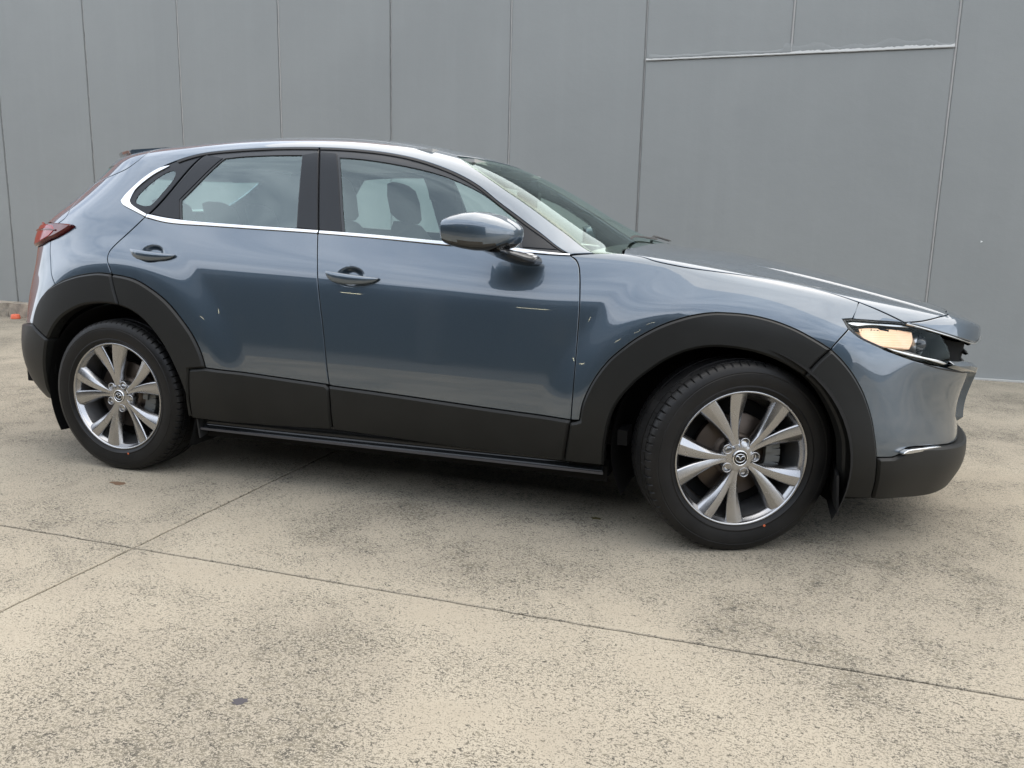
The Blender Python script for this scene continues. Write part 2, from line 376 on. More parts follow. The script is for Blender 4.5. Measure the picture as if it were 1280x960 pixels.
SIDE=[-1.05,-.85,-.65,-.45,-.25,-.05,.1,.22,.34,.46,.58,.7,.85]
ANG=[0,12,24,36,48,60,72,82]
# lower rows: reference height in the door (top 1.085), inset profile
LZ=[.172,.245,.33,.43,.54,.66,.77,.85,.905,.955,1.02]
REFT=1.085
LI=[.088,.060,.026,.008,.006,.013,.023,.031,.039,.055,.085]   # inset from max half width
TI=.117
ETA=[1,.948,.89,.832,.774,.67,.45,.22,0]
ZETA=[0,.22,.475,.705,.83,.915,.97,.993,1]
WMAX=.892
TOPX=[(-2.2,1.105),(-1.9,1.12),(-1.5,1.145),(-1.27,1.14),(-1.0,1.115),(-.34,1.085),(.2,1.055),(.72,1.028),(.9,1.036),(1.0,1.028),(1.116,1.006),(1.257,.982),(1.46,.952),(1.71,.893),(1.9,.843),(2.0,.815),(2.1,.780),(2.24,.745)]
ZC=[(-2.0,1.43),(-1.8,1.452),(-1.6,1.468),(-1.25,1.497),(-.9,1.524),(-.6,1.53),(-.3,1.519),(-.05,1.487),(.07,1.463),(.25,1.411),(.468,1.305),(.776,1.135),(.958,1.062),(1.1,1.055),(1.2,1.048),(1.38,1.02),(1.55,.985),(1.71,.947),(1.87,.907),(2.03,.868),(2.14,.828),(2.21,.795),(2.25,.765)]
DEL=[(.9,.02),(1.0,.027),(1.2,.06),(1.4,.068),(1.71,.055),(1.9,.055),(2.0,.06),(2.1,.065),(2.2,.06),(2.25,.03)]
NOSE=[(.19,2.165),(.24,2.20),(.30,2.215),(.38,2.20),(.47,2.19),(.52,2.195),(.58,2.215),(.67,2.235),(.745,2.245),(.765,2.247)]
REAR=[(.19,-2.00),(.25,-2.06),(.35,-2.13),(.49,-2.165),(.573,-2.165),(.637,-2.14),(.78,-2.135),(.9,-2.12),(1.0,-2.14),(1.07,-2.15),(1.105,-2.14)]
XE=[2.245,2.247,2.24,2.205,2.14,1.98,1.7,1.45,1.3]      # front end x of rows above top line
XB=[-2.12,-2.05,-1.96,-1.89,-1.86,-1.85,-1.84,-1.82,-1.75]  # rear end
NU=[3.0,2.6,2.3,2.1,2.2,2.2,2.2,2.2,2.2]
def sm(a,b,x):
    t=np.clip((x-a)/(b-a),0,1); return t*t*(3-2*t)
def build():
    cols=[('r',a) for a in ANG]+[('s',XR)]+[('s',x) for x in SIDE]+[('s',XF)]+[('f',a) for a in ANG[::-1]]
    nl=len(LZ); nr=nl+len(ETA)
    net=np.zeros((len(cols),nr,3))
    for i,(kd,val) in enumerate(cols):
        for j in range(nr):
            up=j>=nl
            if up: k=j-nl
            ins=TI if up else LI[j]
            # reference x along top line to get local top height
            def plan(a_ext,w,n,x0):
                th=np.radians(val)
                return x0+(a_ext-x0)*np.cos(th)**(2/n), w*np.sin(th)**(2/n)
            if kd=='s':
                x=val; w=WMAX-ins
                zT=float(ip(x,TOPX)); yT=WMAX-TI
                z0=LZ[0]
                if not up:
                    f=(LZ[j]-z0)/(REFT-z0); z=z0+f*(zT-z0); y=w
                else:
                    e=ETA[k]; y=yT*e
                    zc=float(ip(x,ZC)); cab=1-sm(.45,.95,x)
                    zcab=zT+(zc-zT)*ZETA[k]
                    zh=zc-(zc-zT)*e**2.5
                    z=cab*zcab+(1-cab)*zh
                    if k==0: z=zT
                net[i,j]=(x,-y,z)
            elif kd=='f':
                n=2.6
                xt,yt=plan(2.245,WMAX-TI,n,XF); zT=float(ip(xt,TOPX)); z0=LZ[0]
                if not up:
                    f=(LZ[j]-z0)/(REFT-z0); z=z0+f*(zT-z0)
                    zn=z0+f*(.745-z0)
                    x,y=plan(float(ip(zn,NOSE)),WMAX-ins,n,XF)
                else:
                    x,y=plan(XE[k],(WMAX-TI)*ETA[k],n,XF)
                    zc=float(ip(x,ZC)); dl=float(ip(x,DEL))
                    z=zc-dl*min(1,(y/.76))**2.5
                    if k==0: z=zT
                    if k==1: z=max(z,zT+.012) 
                net[i,j]=(x,-y,z)
            else:
                if not up:
                    n=ip(j,[(0,3.2),(4,4.0),(7,3.4),(9,3.2),(11,3.1)]); n=float(n)
                    xt,yt=plan(-2.10,WMAX-TI,2.6,XR); zT=float(ip(xt,TOPX)); z0=LZ[0]
                    f=(LZ[j]-z0)/(REFT-z0); z=z0+f*(zT-z0)
                    x,y=plan(float(ip(z0+f*(1.105-z0),REAR)),WMAX-ins,n,XR)
                else:
                    x,y=plan(XB[k],(WMAX-TI)*ETA[k],NU[k],XR)
                    xt,yt=plan(-2.10,WMAX-TI,2.6,XR); zT=float(ip(xt,TOPX)); zc=float(ip(x,ZC))
                    zs=zT+(zc-zT)*ZETA[k]
                    z=zs
                net[i,j]=(x,-y,z)
    return net
NET=build()
def _ext(N):
    m=np.array([1,-1,1.])
    # columns ends: mirror in y
    A=np.concatenate([N[1:2]*m,N,N[-2:-1]*m],0)
    B=np.concatenate([2*A[:,0:1]-A[:,1:2],A,A[:,-2:-1]*m],1)
    return B
EXT=_ext(NET); NCOL,NROW=NET.shape[0],NET.shape[1]
def _b(t):
    return np.stack([(1-t)**3,3*t**3-6*t**2+4,-3*t**3+3*t**2+3*t+1,t**3],-1)/6
ARCHF=(1.3275,.338);ARCHR=(-1.3275,.338)
SCOOP=[(-.160,.917,.068,.041,.020),(-1.125,.980,.068,.041,.020)]
def disp(x,z):
    d=0
    for (cx,cz,R0,R1,h) in ((ARCHF[0],ARCHF[1],.535,.70,.022),(ARCHR[0],ARCHR[1]+.02,.56,.72,.018)):
        r=np.hypot(x-cx,z-cz); d=d+h*(1-sm(R0,R1,r))
    return d
def S(u,v,fl=True):
    u=np.clip(np.asarray(u,float),0,NCOL-1-1e-9); v=np.clip(np.asarray(v,float),0,NROW-1-1e-9)
    i=np.floor(u).astype(int); j=np.floor(v).astype(int); bu=_b(u-i); bv=_b(v-j)
    P=np.zeros(u.shape+(3,))
    for a in range(4):
        for b in range(4):
            P+=bu[...,a,None]*bv[...,b,None]*EXT[i+a,j+b]
    if fl:
        k=sm(.3,.6,-P[...,1]) # only on the flank
        P[...,1]-=disp(P[...,0],P[...,2])*k*(1-sm(1.02,1.12,P[...,2]))
        for (hx,hz,rx,rz,dp) in SCOOP:
            r=np.hypot((P[...,0]-hx)/rx,(P[...,2]-hz)/rz)
            P[...,1]+=k*dp*(1-sm(.35,1.0,r))
        ay=-P[...,1]; yl=.47+0*P[...,0]  # bonnet ridge
        w=sm(1.30,1.55,P[...,0])*(1-sm(2.0,2.12,P[...,0]))*sm(.78,.82,P[...,2])
        P[...,2]+=.0042*w*sm(-.006,.006,yl-ay)*(1-sm(0.05,.35,yl-ay))
    return P
def N(u,v):
    h=1e-3
    du=S(u+h,v)-S(u-h,v); dv=S(u,v+h)-S(u,v-h)
    n=np.cross(du,dv); n/=np.maximum(np.linalg.norm(n,axis=-1,keepdims=True),1e-12)
    return n

# ------------------------------------------------------------------ the car
PAN = {"front_door":[[[13.033,3.457],[12.919,5.035],[12.784,6.741],[12.677,8.866],[12.593,9.979],[12.518,10.916]],[[12.518,10.916],[13.87,10.922],[15.897,10.897],[18.17,10.955],[20.087,10.987]],[[20.087,10.987],[20.254,10.693],[20.36,10.309],[20.428,9.699],[20.505,8.115],[20.511,5.767],[20.497,4.139],[20.475,3.14]],[[20.475,3.14],[16.396,3.284],[13.033,3.426]]],"rear_door":[[[8.193,10.992],[8.757,10.841],[9.892,10.886],[11.245,10.898],[12.518,10.916]],[[12.518,10.916],[12.593,9.979],[12.677,8.866],[12.784,6.741],[12.919,5.035],[13.033,3.457]],[[13.033,3.457],[10.116,3.644]],[[10.116,3.644],[10.034,4.132],[9.822,4.754],[9.506,5.358],[9.122,5.975],[8.728,6.444],[8.347,6.813],[8.058,6.946],[7.78,6.999]],[[7.78,6.999],[7.636,8.031],[7.639,8.655],[7.758,9.329],[7.912,9.934],[8.193,10.992]]],"body_side":[[[20.687,11.346],[20.081,11.121]],[[20.08,11.07],[19.142,12.449],[18.331,13.03],[17.441,13.523],[16.745,13.991],[16.061,14.303],[15.295,14.555],[14.386,14.808],[13.654,14.901],[13.009,14.894],[12.357,14.878],[11.705,14.844],[10.983,14.788],[10.177,14.694],[9.36,14.531],[8.963,14.322],[8.568,13.988],[8.162,13.581],[7.632,12.927],[7.353,12.22],[7.318,11.84]],[[7.318,11.84],[7.459,11.629],[7.829,11.33],[8.187,11.038]],[[8.193,10.992],[7.912,9.934],[7.758,9.329],[7.639,8.655],[7.636,8.031],[7.78,6.999]],[[7.78,6.999],[7.519,7.027],[7.142,6.862],[6.746,6.587],[6.311,6.229]],[[6.311,6.229],[5.932,6.879],[5.601,8.104],[5.444,9.304]],[[5.444,9.304],[5.735,9.475],[6.155,9.854],[6.383,10.201]],[[6.383,10.201],[6.312,10.27],[5.434,10.453]],[[5.434,10.453],[5.648,10.845],[5.37,11.462],[5.027,12.087],[4.914,12.545],[4.894,12.95],[5.682,13.274],[6.491,13.632],[6.9,14.2]],[[6.9,14.2],[7.1,15.0],[7.4,16.3]],[[7.4,16.3],[10.0,16.3],[13.5,16.3],[15.35,16.25]],[[15.35,16.25],[15.463,16.108]],[[15.463,16.108],[16.004,15.588],[16.629,15.114],[17.582,14.518],[18.171,14.277],[18.969,13.925],[19.822,13.29],[20.687,11.346]]],"fender":[[[20.087,10.987],[20.254,10.693],[20.36,10.309],[20.428,9.699],[20.505,8.115],[20.511,5.767],[20.497,4.139],[20.475,3.14]],[[20.475,3.14],[20.7,3.142]],[[20.7,3.157],[20.768,3.791],[20.978,4.513],[21.302,5.211],[21.679,5.842],[22.058,6.56],[22.403,7.347],[22.715,8.062],[22.935,8.438],[23.088,8.585],[23.435,8.75],[23.761,8.677],[24.094,8.385],[24.37,7.963],[24.672,7.421]],[[24.672,7.421],[24.773,8.299],[24.898,9.231]],[[24.898,9.231],[24.792,9.749]],[[24.792,9.749],[24.945,9.921]],[[24.945,9.921],[25.003,10.584],[25.026,11.276]],[[25.026,11.276],[24.411,11.697],[23.818,11.697],[23.3,11.419],[22.889,11.163],[22.482,10.979],[22.059,11.058],[21.799,11.394],[21.409,11.597]],[[21.409,11.597],[20.691,11.269]],[[20.691,11.269],[20.084,11.02]]],"bonnet":[[[21.409,11.597],[21.799,11.394],[22.059,11.058],[22.482,10.979],[22.889,11.163],[23.3,11.419],[23.818,11.697],[24.411,11.697],[25.026,11.276]],[[25.026,11.276],[25.393,10.957],[25.885,10.546]],[[25.885,10.546],[26.212,10.964],[26.589,11.652],[26.973,12.599],[27.6,14.3],[28.6,14.9],[30.0,15.1]],[[30.0,15.1],[30.0,19.0]],[[30.0,19.0],[21.7,19.0]],[[21.7,19.0],[21.65,17.5],[21.5,15.5],[21.35,13.5],[21.409,11.597]]],"roof":[[[7.4,16.3],[10.0,16.3],[13.5,16.3],[15.35,16.25]],[[15.35,16.25],[15.8,17.2],[16.0,18.0],[16.1,19.0]],[[16.1,19.0],[6.6,19.0]],[[6.6,19.0],[7.2,18.0],[7.4,16.3]]],"tailgate":[[[5.434,10.453],[5.648,10.845],[5.37,11.462],[5.027,12.087],[4.914,12.545],[4.894,12.95],[5.682,13.274],[6.491,13.632],[6.9,14.2]],[[6.9,14.2],[7.1,15.0],[7.4,16.3]],[[7.4,16.3],[7.2,18.0],[6.6,19.0]],[[6.6,19.0],[0.0,19.0]],[[0,19],[0,5]],[[0.0,5.0],[2.5,5.0]],[[2.5,5.0],[3.2,7.5],[4.0,9.0]],[[4.0,9.0],[4.2,10.6],[5.434,10.453]]],"rear_window":[[[0.0,12.2],[2.6,12.2],[3.9,12.3]],[[3.9,12.3],[4.6,13.2],[5.2,14.2]],[[5.2,14.2],[2.5,14.4],[0.0,14.4]],[[0.0,14.4],[0.0,12.2]]],"tail_light":[[[6.383,10.201],[6.155,9.854],[5.735,9.475],[5.262,9.274],[4.9,9.05],[4.2,8.95]],[[4.2,8.95],[2.0,9.2]],[[2.0,9.2],[2.0,10.3]],[[2.0,10.3],[4.2,10.5],[5.434,10.453]],[[5.434,10.453],[6.312,10.27],[6.383,10.201]]],"rear_bumper":[[[5.444,9.304],[5.262,9.274],[4.9,9.05],[4.0,8.95]],[[4.0,8.95],[3.2,7.5],[2.5,5.0]],[[2.5,5.0],[0.0,5.0]],[[0.0,5.0],[0.0,4.2]],[[0.0,4.2],[4.0,4.55],[5.514,4.616]],[[5.514,4.616],[5.552,5.043],[5.711,5.52],[5.993,5.936],[6.311,6.229]],[[6.311,6.229],[5.932,6.879],[5.601,8.104],[5.444,9.304]]],"front_bumper":[[[24.898,9.231],[24.773,8.299],[24.672,7.421]],[[24.672,7.421],[24.908,6.786],[25.164,6.06],[25.382,5.371],[25.555,4.576],[25.637,3.748],[25.679,2.931]],[[25.679,2.931],[26.018,2.971],[26.209,3.156],[26.328,3.375],[27.439,3.395],[28.3,3.3],[30.0,3.3]],[[30.0,3.3],[30.0,4.2]],[[30.0,4.2],[28.9,4.3]],[[28.9,4.3],[28.85,6.0],[28.75,7.3]],[[28.75,7.3],[28.079,7.671]],[[28.079,7.671],[27.045,7.832],[26.373,7.845],[26.015,7.985],[25.594,8.255],[25.389,8.451],[25.11,8.763],[24.898,9.231]]],"nose_panel":[[[25.885,10.546],[26.212,10.964],[26.589,11.652],[26.973,12.599],[27.6,14.3],[28.6,14.9],[30.0,15.1]],[[30.0,15.1],[30.0,11.0]],[[30.0,11.0],[29.0,10.8],[28.18,10.441]],[[28.18,10.441],[27.068,10.556],[26.241,10.581],[25.885,10.546]]],"lamp_bezel":[[[24.946,9.906],[25.026,11.276]],[[25.026,11.276],[25.393,10.957],[25.885,10.546]],[[25.885,10.546],[25.338,10.16],[24.946,9.906]]],"headlight":[[[24.792,9.749],[24.898,9.231],[25.11,8.763],[25.389,8.451],[25.594,8.255],[26.015,7.985],[26.373,7.845],[27.045,7.832]],[[27.045,7.832],[27.272,8.5]],[[27.272,8.5],[27.075,9.532],[26.771,10.444]],[[26.771,10.444],[26.241,10.581],[25.885,10.546],[25.338,10.16],[24.959,9.918],[24.792,9.749]]],"arch_rear_front":[[[7.78,6.999],[8.058,6.946],[8.347,6.813],[8.728,6.444],[9.122,5.975],[9.506,5.358],[9.822,4.754],[10.034,4.132],[10.116,3.644]],[[10.116,3.644],[9.702,3.531]],[[9.702,3.531],[9.539,1.283]],[[9.539,1.283],[9.527,2.566],[9.382,3.369],[9.122,4.194],[8.817,4.77],[8.493,5.204],[8.205,5.45],[7.982,5.564]],[[7.982,5.564],[7.875,6.217],[7.78,6.999]]],"arch_rear_back":[[[5.514,4.616],[5.552,5.043],[5.711,5.52],[5.993,5.936],[6.311,6.229]],[[6.311,6.229],[6.746,6.587],[7.142,6.862],[7.519,7.027],[7.78,6.999]],[[7.78,6.999],[7.875,6.217],[7.982,5.564]],[[7.982,5.564],[7.74,5.594],[7.496,5.562],[7.248,5.455],[6.983,5.218],[6.719,4.907],[6.5,4.505],[6.333,4.104]],[[6.333,4.104],[5.514,4.616]]],"arch_front":[[[20.7,3.157],[20.768,3.791],[20.978,4.513],[21.302,5.211],[21.679,5.842],[22.058,6.56],[22.403,7.347],[22.715,8.062],[22.935,8.438],[23.088,8.585],[23.435,8.75],[23.761,8.677],[24.094,8.385],[24.37,7.963],[24.672,7.421]],[[24.672,7.421],[24.363,5.808]],[[24.363,5.808],[24.048,6.161],[23.775,6.371],[23.505,6.469],[23.186,6.455],[22.989,6.366],[22.715,6.084],[22.423,5.624],[22.135,5.076],[21.869,4.562],[21.634,4.026],[21.482,3.521],[21.398,2.939],[21.34,2.302],[21.303,1.262]],[[21.303,1.262],[20.27,1.244]],[[20.27,1.244],[20.455,3.044]],[[20.455,3.044],[20.7,3.142]]],"arch_bumper":[[[24.672,7.421],[24.908,6.786],[25.164,6.06],[25.382,5.371],[25.555,4.576],[25.637,3.748],[25.679,2.931]],[[25.679,2.931],[25.716,2.086],[25.85,0.413]],[[25.85,0.413],[25.188,0.572]],[[25.188,0.572],[25.052,2.338],[25.029,3.258],[25.011,3.683],[24.902,4.393],[24.739,4.978],[24.572,5.415],[24.363,5.808]],[[24.363,5.808],[24.672,7.421]]],"front_valance":[[[25.679,2.931],[26.018,2.971]],[[26.018,2.971],[26.209,3.156],[26.328,3.375],[27.439,3.395],[28.3,3.3],[30.0,3.3]],[[30.0,3.3],[30.0,0.3]],[[30.0,0.3],[28.0,0.3],[26.0,0.3],[25.85,0.413]],[[25.85,0.413],[25.716,2.086],[25.679,2.931]]],"front_door_cladding":[[[13.033,3.426],[16.396,3.284],[20.475,3.14]],[[20.475,3.14],[20.27,1.244]],[[20.27,1.244],[16.347,1.271],[13.004,1.464]],[[13.004,1.464],[13.042,2.855],[13.033,3.426]]],"rear_door_cladding":[[[9.702,3.531],[10.116,3.644]],[[10.116,3.644],[13.033,3.457]],[[13.045,3.336],[13.042,2.855],[13.004,1.464]],[[13.004,1.464],[11.299,1.265],[9.539,1.283]],[[9.539,1.283],[9.702,3.531]]],"rear_valance":[[[5.514,4.616],[6.333,4.104]],[[6.333,4.104],[6.162,3.437],[5.883,2.558],[5.499,1.724],[5.493,1.421]],[[5.493,1.421],[5.0,1.3],[3.5,1.3],[0.0,1.4]],[[0.0,1.4],[0.0,4.2]],[[0.0,4.2],[4.0,4.55],[5.514,4.616]]],"window_surround_f":[[[20.08,11.07],[19.142,12.449],[18.331,13.03],[17.441,13.523],[16.745,13.991],[16.061,14.303],[15.295,14.555],[14.386,14.808],[13.654,14.901],[13.009,14.894],[12.357,14.878],[12.081,14.862]],[[12.081,14.862],[12.525,10.937]],[[12.525,10.937],[13.87,10.922],[15.897,10.897],[18.17,10.955],[20.08,11.07]]],"front_glass":[[[12.635,14.223],[13.1,14.241],[13.582,14.222],[14.092,14.188],[14.686,14.138],[15.374,14.055],[16.125,13.907],[16.782,13.737],[17.44,13.428],[18.145,13.0]],[[18.145,13.0],[18.485,11.226]],[[18.485,11.226],[15.871,11.097],[13.117,11.052]],[[13.117,11.052],[12.635,14.223]]],"window_surround_r":[[[12.071,14.861],[11.705,14.844],[10.983,14.788],[10.177,14.694],[9.36,14.531],[9.274,14.481]],[[9.274,14.481],[8.268,11.193]],[[8.268,11.193],[8.23,11.024]],[[8.23,11.024],[8.755,10.859],[9.89,10.903],[11.243,10.915],[12.516,10.936]],[[12.516,10.936],[12.071,14.861]]],"rear_glass":[[[9.837,14.06],[10.255,14.156],[10.814,14.213],[11.754,14.271]],[[11.754,14.271],[12.002,11.093]],[[12.002,11.093],[10.276,11.069],[9.136,11.082]],[[9.136,11.082],[8.992,12.035]],[[8.992,12.035],[9.837,14.06]]],"quarter_surround":[[[9.255,14.47],[8.963,14.322],[8.568,13.988],[8.162,13.581],[7.632,12.927],[7.353,12.22],[7.318,11.84]],[[7.318,11.84],[7.459,11.629],[7.829,11.33],[8.207,11.042]],[[8.207,11.042],[8.244,11.211]],[[8.244,11.211],[9.255,14.47]]],"quarter_glass":[[[7.758,11.828],[7.743,12.104],[7.897,12.58],[8.133,13.007],[8.385,13.335],[8.552,13.437],[8.655,13.29],[8.621,12.898],[8.45,12.337],[8.294,11.824],[8.194,11.642],[8.023,11.617],[7.847,11.705]],[[7.847,11.705],[7.758,11.828]]],"chrome_f":[[[12.55,11.055],[13.855,11.077],[15.873,11.081],[18.143,11.192],[20.07,11.12]],[[20.07,11.12],[20.084,10.966]],[[20.084,10.966],[18.171,10.945],[15.898,10.888],[13.872,10.898],[12.551,10.892]],[[12.551,10.892],[12.55,11.055]]],"chrome_r":[[[8.238,11.182],[8.64,11.095],[9.107,11.062],[10.277,11.056],[11.228,11.053],[12.522,11.058]],[[12.522,11.058],[12.525,10.896]],[[12.525,10.896],[11.247,10.881],[9.894,10.868],[8.76,10.823],[8.221,10.985]],[[8.221,10.985],[8.238,11.182]]],"chrome_q":[[[8.204,11.004],[7.834,11.303],[7.466,11.606],[7.31,11.836]],[[7.31,11.836],[7.342,12.245],[7.622,12.956],[8.155,13.614],[8.42,13.721]],[[8.42,13.721],[8.4,13.633],[7.955,13.106],[7.597,12.415],[7.592,11.873]],[[7.592,11.873],[7.692,11.677],[7.887,11.474],[8.216,11.178]],[[8.216,11.178],[8.204,11.004]]],"windscreen":[[[20.687,11.346],[19.822,13.29],[18.969,13.925],[18.171,14.277],[17.582,14.518],[16.629,15.114],[16.004,15.588],[15.463,16.108]],[[15.463,16.108],[15.8,17.2],[16.05,18.0],[16.15,19.0]],[[16.15,19.0],[21.75,19.0]],[[21.75,19.0],[21.7,17.5],[21.5,15.5],[21.3,13.5],[21.392,11.575]],[[21.392,11.575],[20.687,11.346]]],"film_br":[[[11.756,14.255],[12.117,14.476]],[[12.117,14.476],[12.5,11.07]],[[12.5,11.07],[12.01,11.102]],[[12.01,11.102],[11.756,14.255]]],"film_bf":[[[12.163,14.494],[12.553,14.455]],[[12.553,14.455],[12.779,12.982],[13.064,11.074]],[[13.064,11.074],[12.551,11.063]],[[12.551,11.063],[12.163,14.494]]],"film_c":[[[8.307,11.211],[9.313,14.317]],[[9.313,14.317],[9.796,14.058]],[[9.796,14.058],[8.957,12.061]],[[8.957,12.061],[9.098,11.087]],[[9.098,11.087],[8.681,11.109],[8.307,11.211]]],"sail":[[[18.231,12.858],[18.938,12.368],[19.678,11.468]],[[19.678,11.468],[18.559,11.284]],[[18.559,11.284],[18.231,12.858]]],"seal_f":[[[19.908,11.293],[19.145,12.418],[18.334,13.006],[17.443,13.505],[16.748,13.966],[16.066,14.276],[15.3,14.524],[14.391,14.78],[13.658,14.872],[13.014,14.865],[12.36,14.855],[12.105,14.835]],[[12.105,14.835],[12.133,14.658]],[[12.133,14.658],[12.389,14.672],[13.04,14.692],[13.684,14.694],[14.42,14.597],[15.328,14.35],[16.091,14.108],[16.771,13.808],[17.463,13.367],[18.356,12.835],[19.164,12.248],[19.866,11.243]],[[19.866,11.243],[19.908,11.293]]],"seal_r":[[[12.058,14.828],[11.71,14.814],[10.988,14.758],[10.182,14.664],[9.366,14.502],[8.967,14.296],[8.572,13.966]],[[8.572,13.966],[8.64,13.837]],[[8.64,13.837],[9.022,14.149],[9.393,14.344],[10.211,14.5],[11.016,14.593],[11.738,14.643],[12.084,14.666]],[[12.084,14.666],[12.058,14.828]]],"ws_frit":[[[20.692,11.359],[20.568,11.756]],[[20.568,11.756],[20.851,13.073],[21.107,15.172],[21.347,17.155],[21.05,17.5],[21.1,19.0]],[[21.1,19.0],[21.75,19.0]],[[21.75,19.0],[21.7,17.5],[21.5,15.5],[21.3,13.5],[21.392,11.575]],[[21.392,11.575],[20.692,11.359]]],"ws_fritside":[[[20.622,11.557],[19.821,13.308],[18.968,13.94],[18.17,14.291],[17.58,14.532],[16.626,15.131],[15.998,15.607],[15.492,16.106]],[[15.492,16.106],[15.519,16.241]],[[15.519,16.241],[16.027,15.788],[16.65,15.344],[17.616,14.758],[18.206,14.538],[19.017,14.223],[19.868,13.589],[20.651,11.744]],[[20.651,11.744],[20.622,11.557]]],"ws_frittop":[[[15.468,16.095],[15.8,17.2],[16.05,18.0],[16.15,19.0]],[[16.15,19.0],[16.75,19.0]],[[16.75,19.0],[16.55,18.0],[16.3,17.3],[15.71,16.209]],[[15.71,16.209],[15.468,16.095]]],"hl_edge":[[[24.785,9.753],[24.898,9.231],[25.111,8.751],[25.39,8.439],[25.623,8.302],[25.65,8.428]],[[25.65,8.428],[25.522,8.51],[25.383,8.64],[25.162,8.862],[25.019,9.128],[24.904,9.5],[24.841,9.72]],[[24.841,9.72],[24.96,9.858],[25.339,10.098],[25.888,10.46],[26.243,10.517]],[[26.243,10.517],[26.24,10.599]],[[26.24,10.599],[25.885,10.557],[25.337,10.17],[24.958,9.928],[24.785,9.753]]],"hl_ind":[[[25.1,9.604],[25.275,9.814],[25.719,10.08],[26.16,10.217]],[[26.16,10.217],[26.21,9.658],[26.161,8.885]],[[26.161,8.885],[25.769,8.702],[25.457,8.645],[25.279,8.73]],[[25.279,8.73],[25.168,9.156],[25.1,9.604]]],"hl_shelf":[[[25.371,8.564],[25.61,8.657],[25.905,8.658],[26.205,8.754]],[[26.205,8.754],[26.51,8.619],[26.949,8.326]],[[26.949,8.326],[26.361,8.019],[26.008,8.12],[25.592,8.307]],[[25.592,8.307],[25.371,8.564]]],"hl_top2":[[[24.899,9.699],[25.0,9.845],[25.34,10.067],[25.889,10.415]],[[25.889,10.415],[26.045,10.403]],[[26.045,10.403],[25.685,10.148],[25.301,9.926],[25.072,9.656]],[[25.072,9.656],[24.953,9.623],[24.899,9.699]]],"wing_a":[[[25.556,8.422],[25.952,8.369],[26.422,8.343],[26.797,8.36],[27.093,8.211]],[[27.093,8.211],[26.971,8.057]],[[26.971,8.057],[26.539,8.158],[26.05,8.171],[25.705,8.26]],[[25.705,8.26],[25.556,8.422]]],"wing_b":[[[27.155,8.482],[27.461,8.577],[27.893,8.687],[28.6,8.5],[28.95,8.1],[29.12,7.2],[29.22,6.0],[29.3,5.1]],[[29.3,5.1],[30.0,5.0]],[[30.0,5.0],[30.0,4.15]],[[30.0,4.15],[28.85,4.2]],[[28.85,4.2],[28.78,6.0],[28.7,7.2]],[[28.7,7.2],[28.122,7.503],[27.571,7.67]],[[27.571,7.67],[27.152,7.883],[27.155,8.482]]],"slot":[[[26.458,7.8],[26.923,7.729],[27.529,7.7],[28.085,7.645]],[[28.085,7.645],[28.097,7.482]],[[28.097,7.482],[27.379,7.535],[26.81,7.607],[26.464,7.711]],[[26.464,7.711],[26.458,7.8]]],"fog":[[[26.132,3.179],[26.267,3.342],[26.658,3.402],[27.26,3.432]],[[27.26,3.432],[27.237,3.305]],[[27.237,3.305],[26.659,3.246],[26.309,3.183]],[[26.309,3.183],[26.132,3.179]]],"lid_highlight":[[[25.92,10.514],[26.242,10.541],[27.069,10.525],[28.184,10.414],[29.0,10.95],[30.0,11.15]],[[30.0,11.15],[30.0,10.9]],[[30.0,10.9],[29.0,10.7],[28.197,10.333],[27.074,10.429],[26.245,10.448],[25.922,10.446]],[[25.922,10.446],[25.92,10.514]]],"grille":[[[27.045,7.832],[27.272,8.5]],[[27.272,8.5],[27.075,9.532],[26.771,10.444]],[[26.771,10.444],[27.068,10.556],[28.18,10.441],[29.0,10.8],[30.0,11.0]],[[30.0,11.0],[30.0,4.2]],[[30.0,4.2],[28.9,4.3]],[[28.9,4.3],[28.85,6.0],[28.75,7.3]],[[28.75,7.3],[28.079,7.671]],[[28.079,7.671],[27.045,7.832]]],"tl_red":[[[4.35,9.05],[5.076,9.28],[5.516,9.519]],[[5.516,9.519],[5.686,9.881],[5.459,10.225]],[[5.459,10.225],[4.346,10.499],[4.8,10.4],[4.3,10.35]],[[4.3,10.35],[4.35,9.05]]],"tl_bar":[[[3.833,10.1],[5.092,10.078],[5.799,9.926]],[[5.799,9.926],[5.782,9.847]],[[5.782,9.847],[5.163,9.934],[3.833,10.0]],[[3.833,10.0],[3.833,10.1]]]}
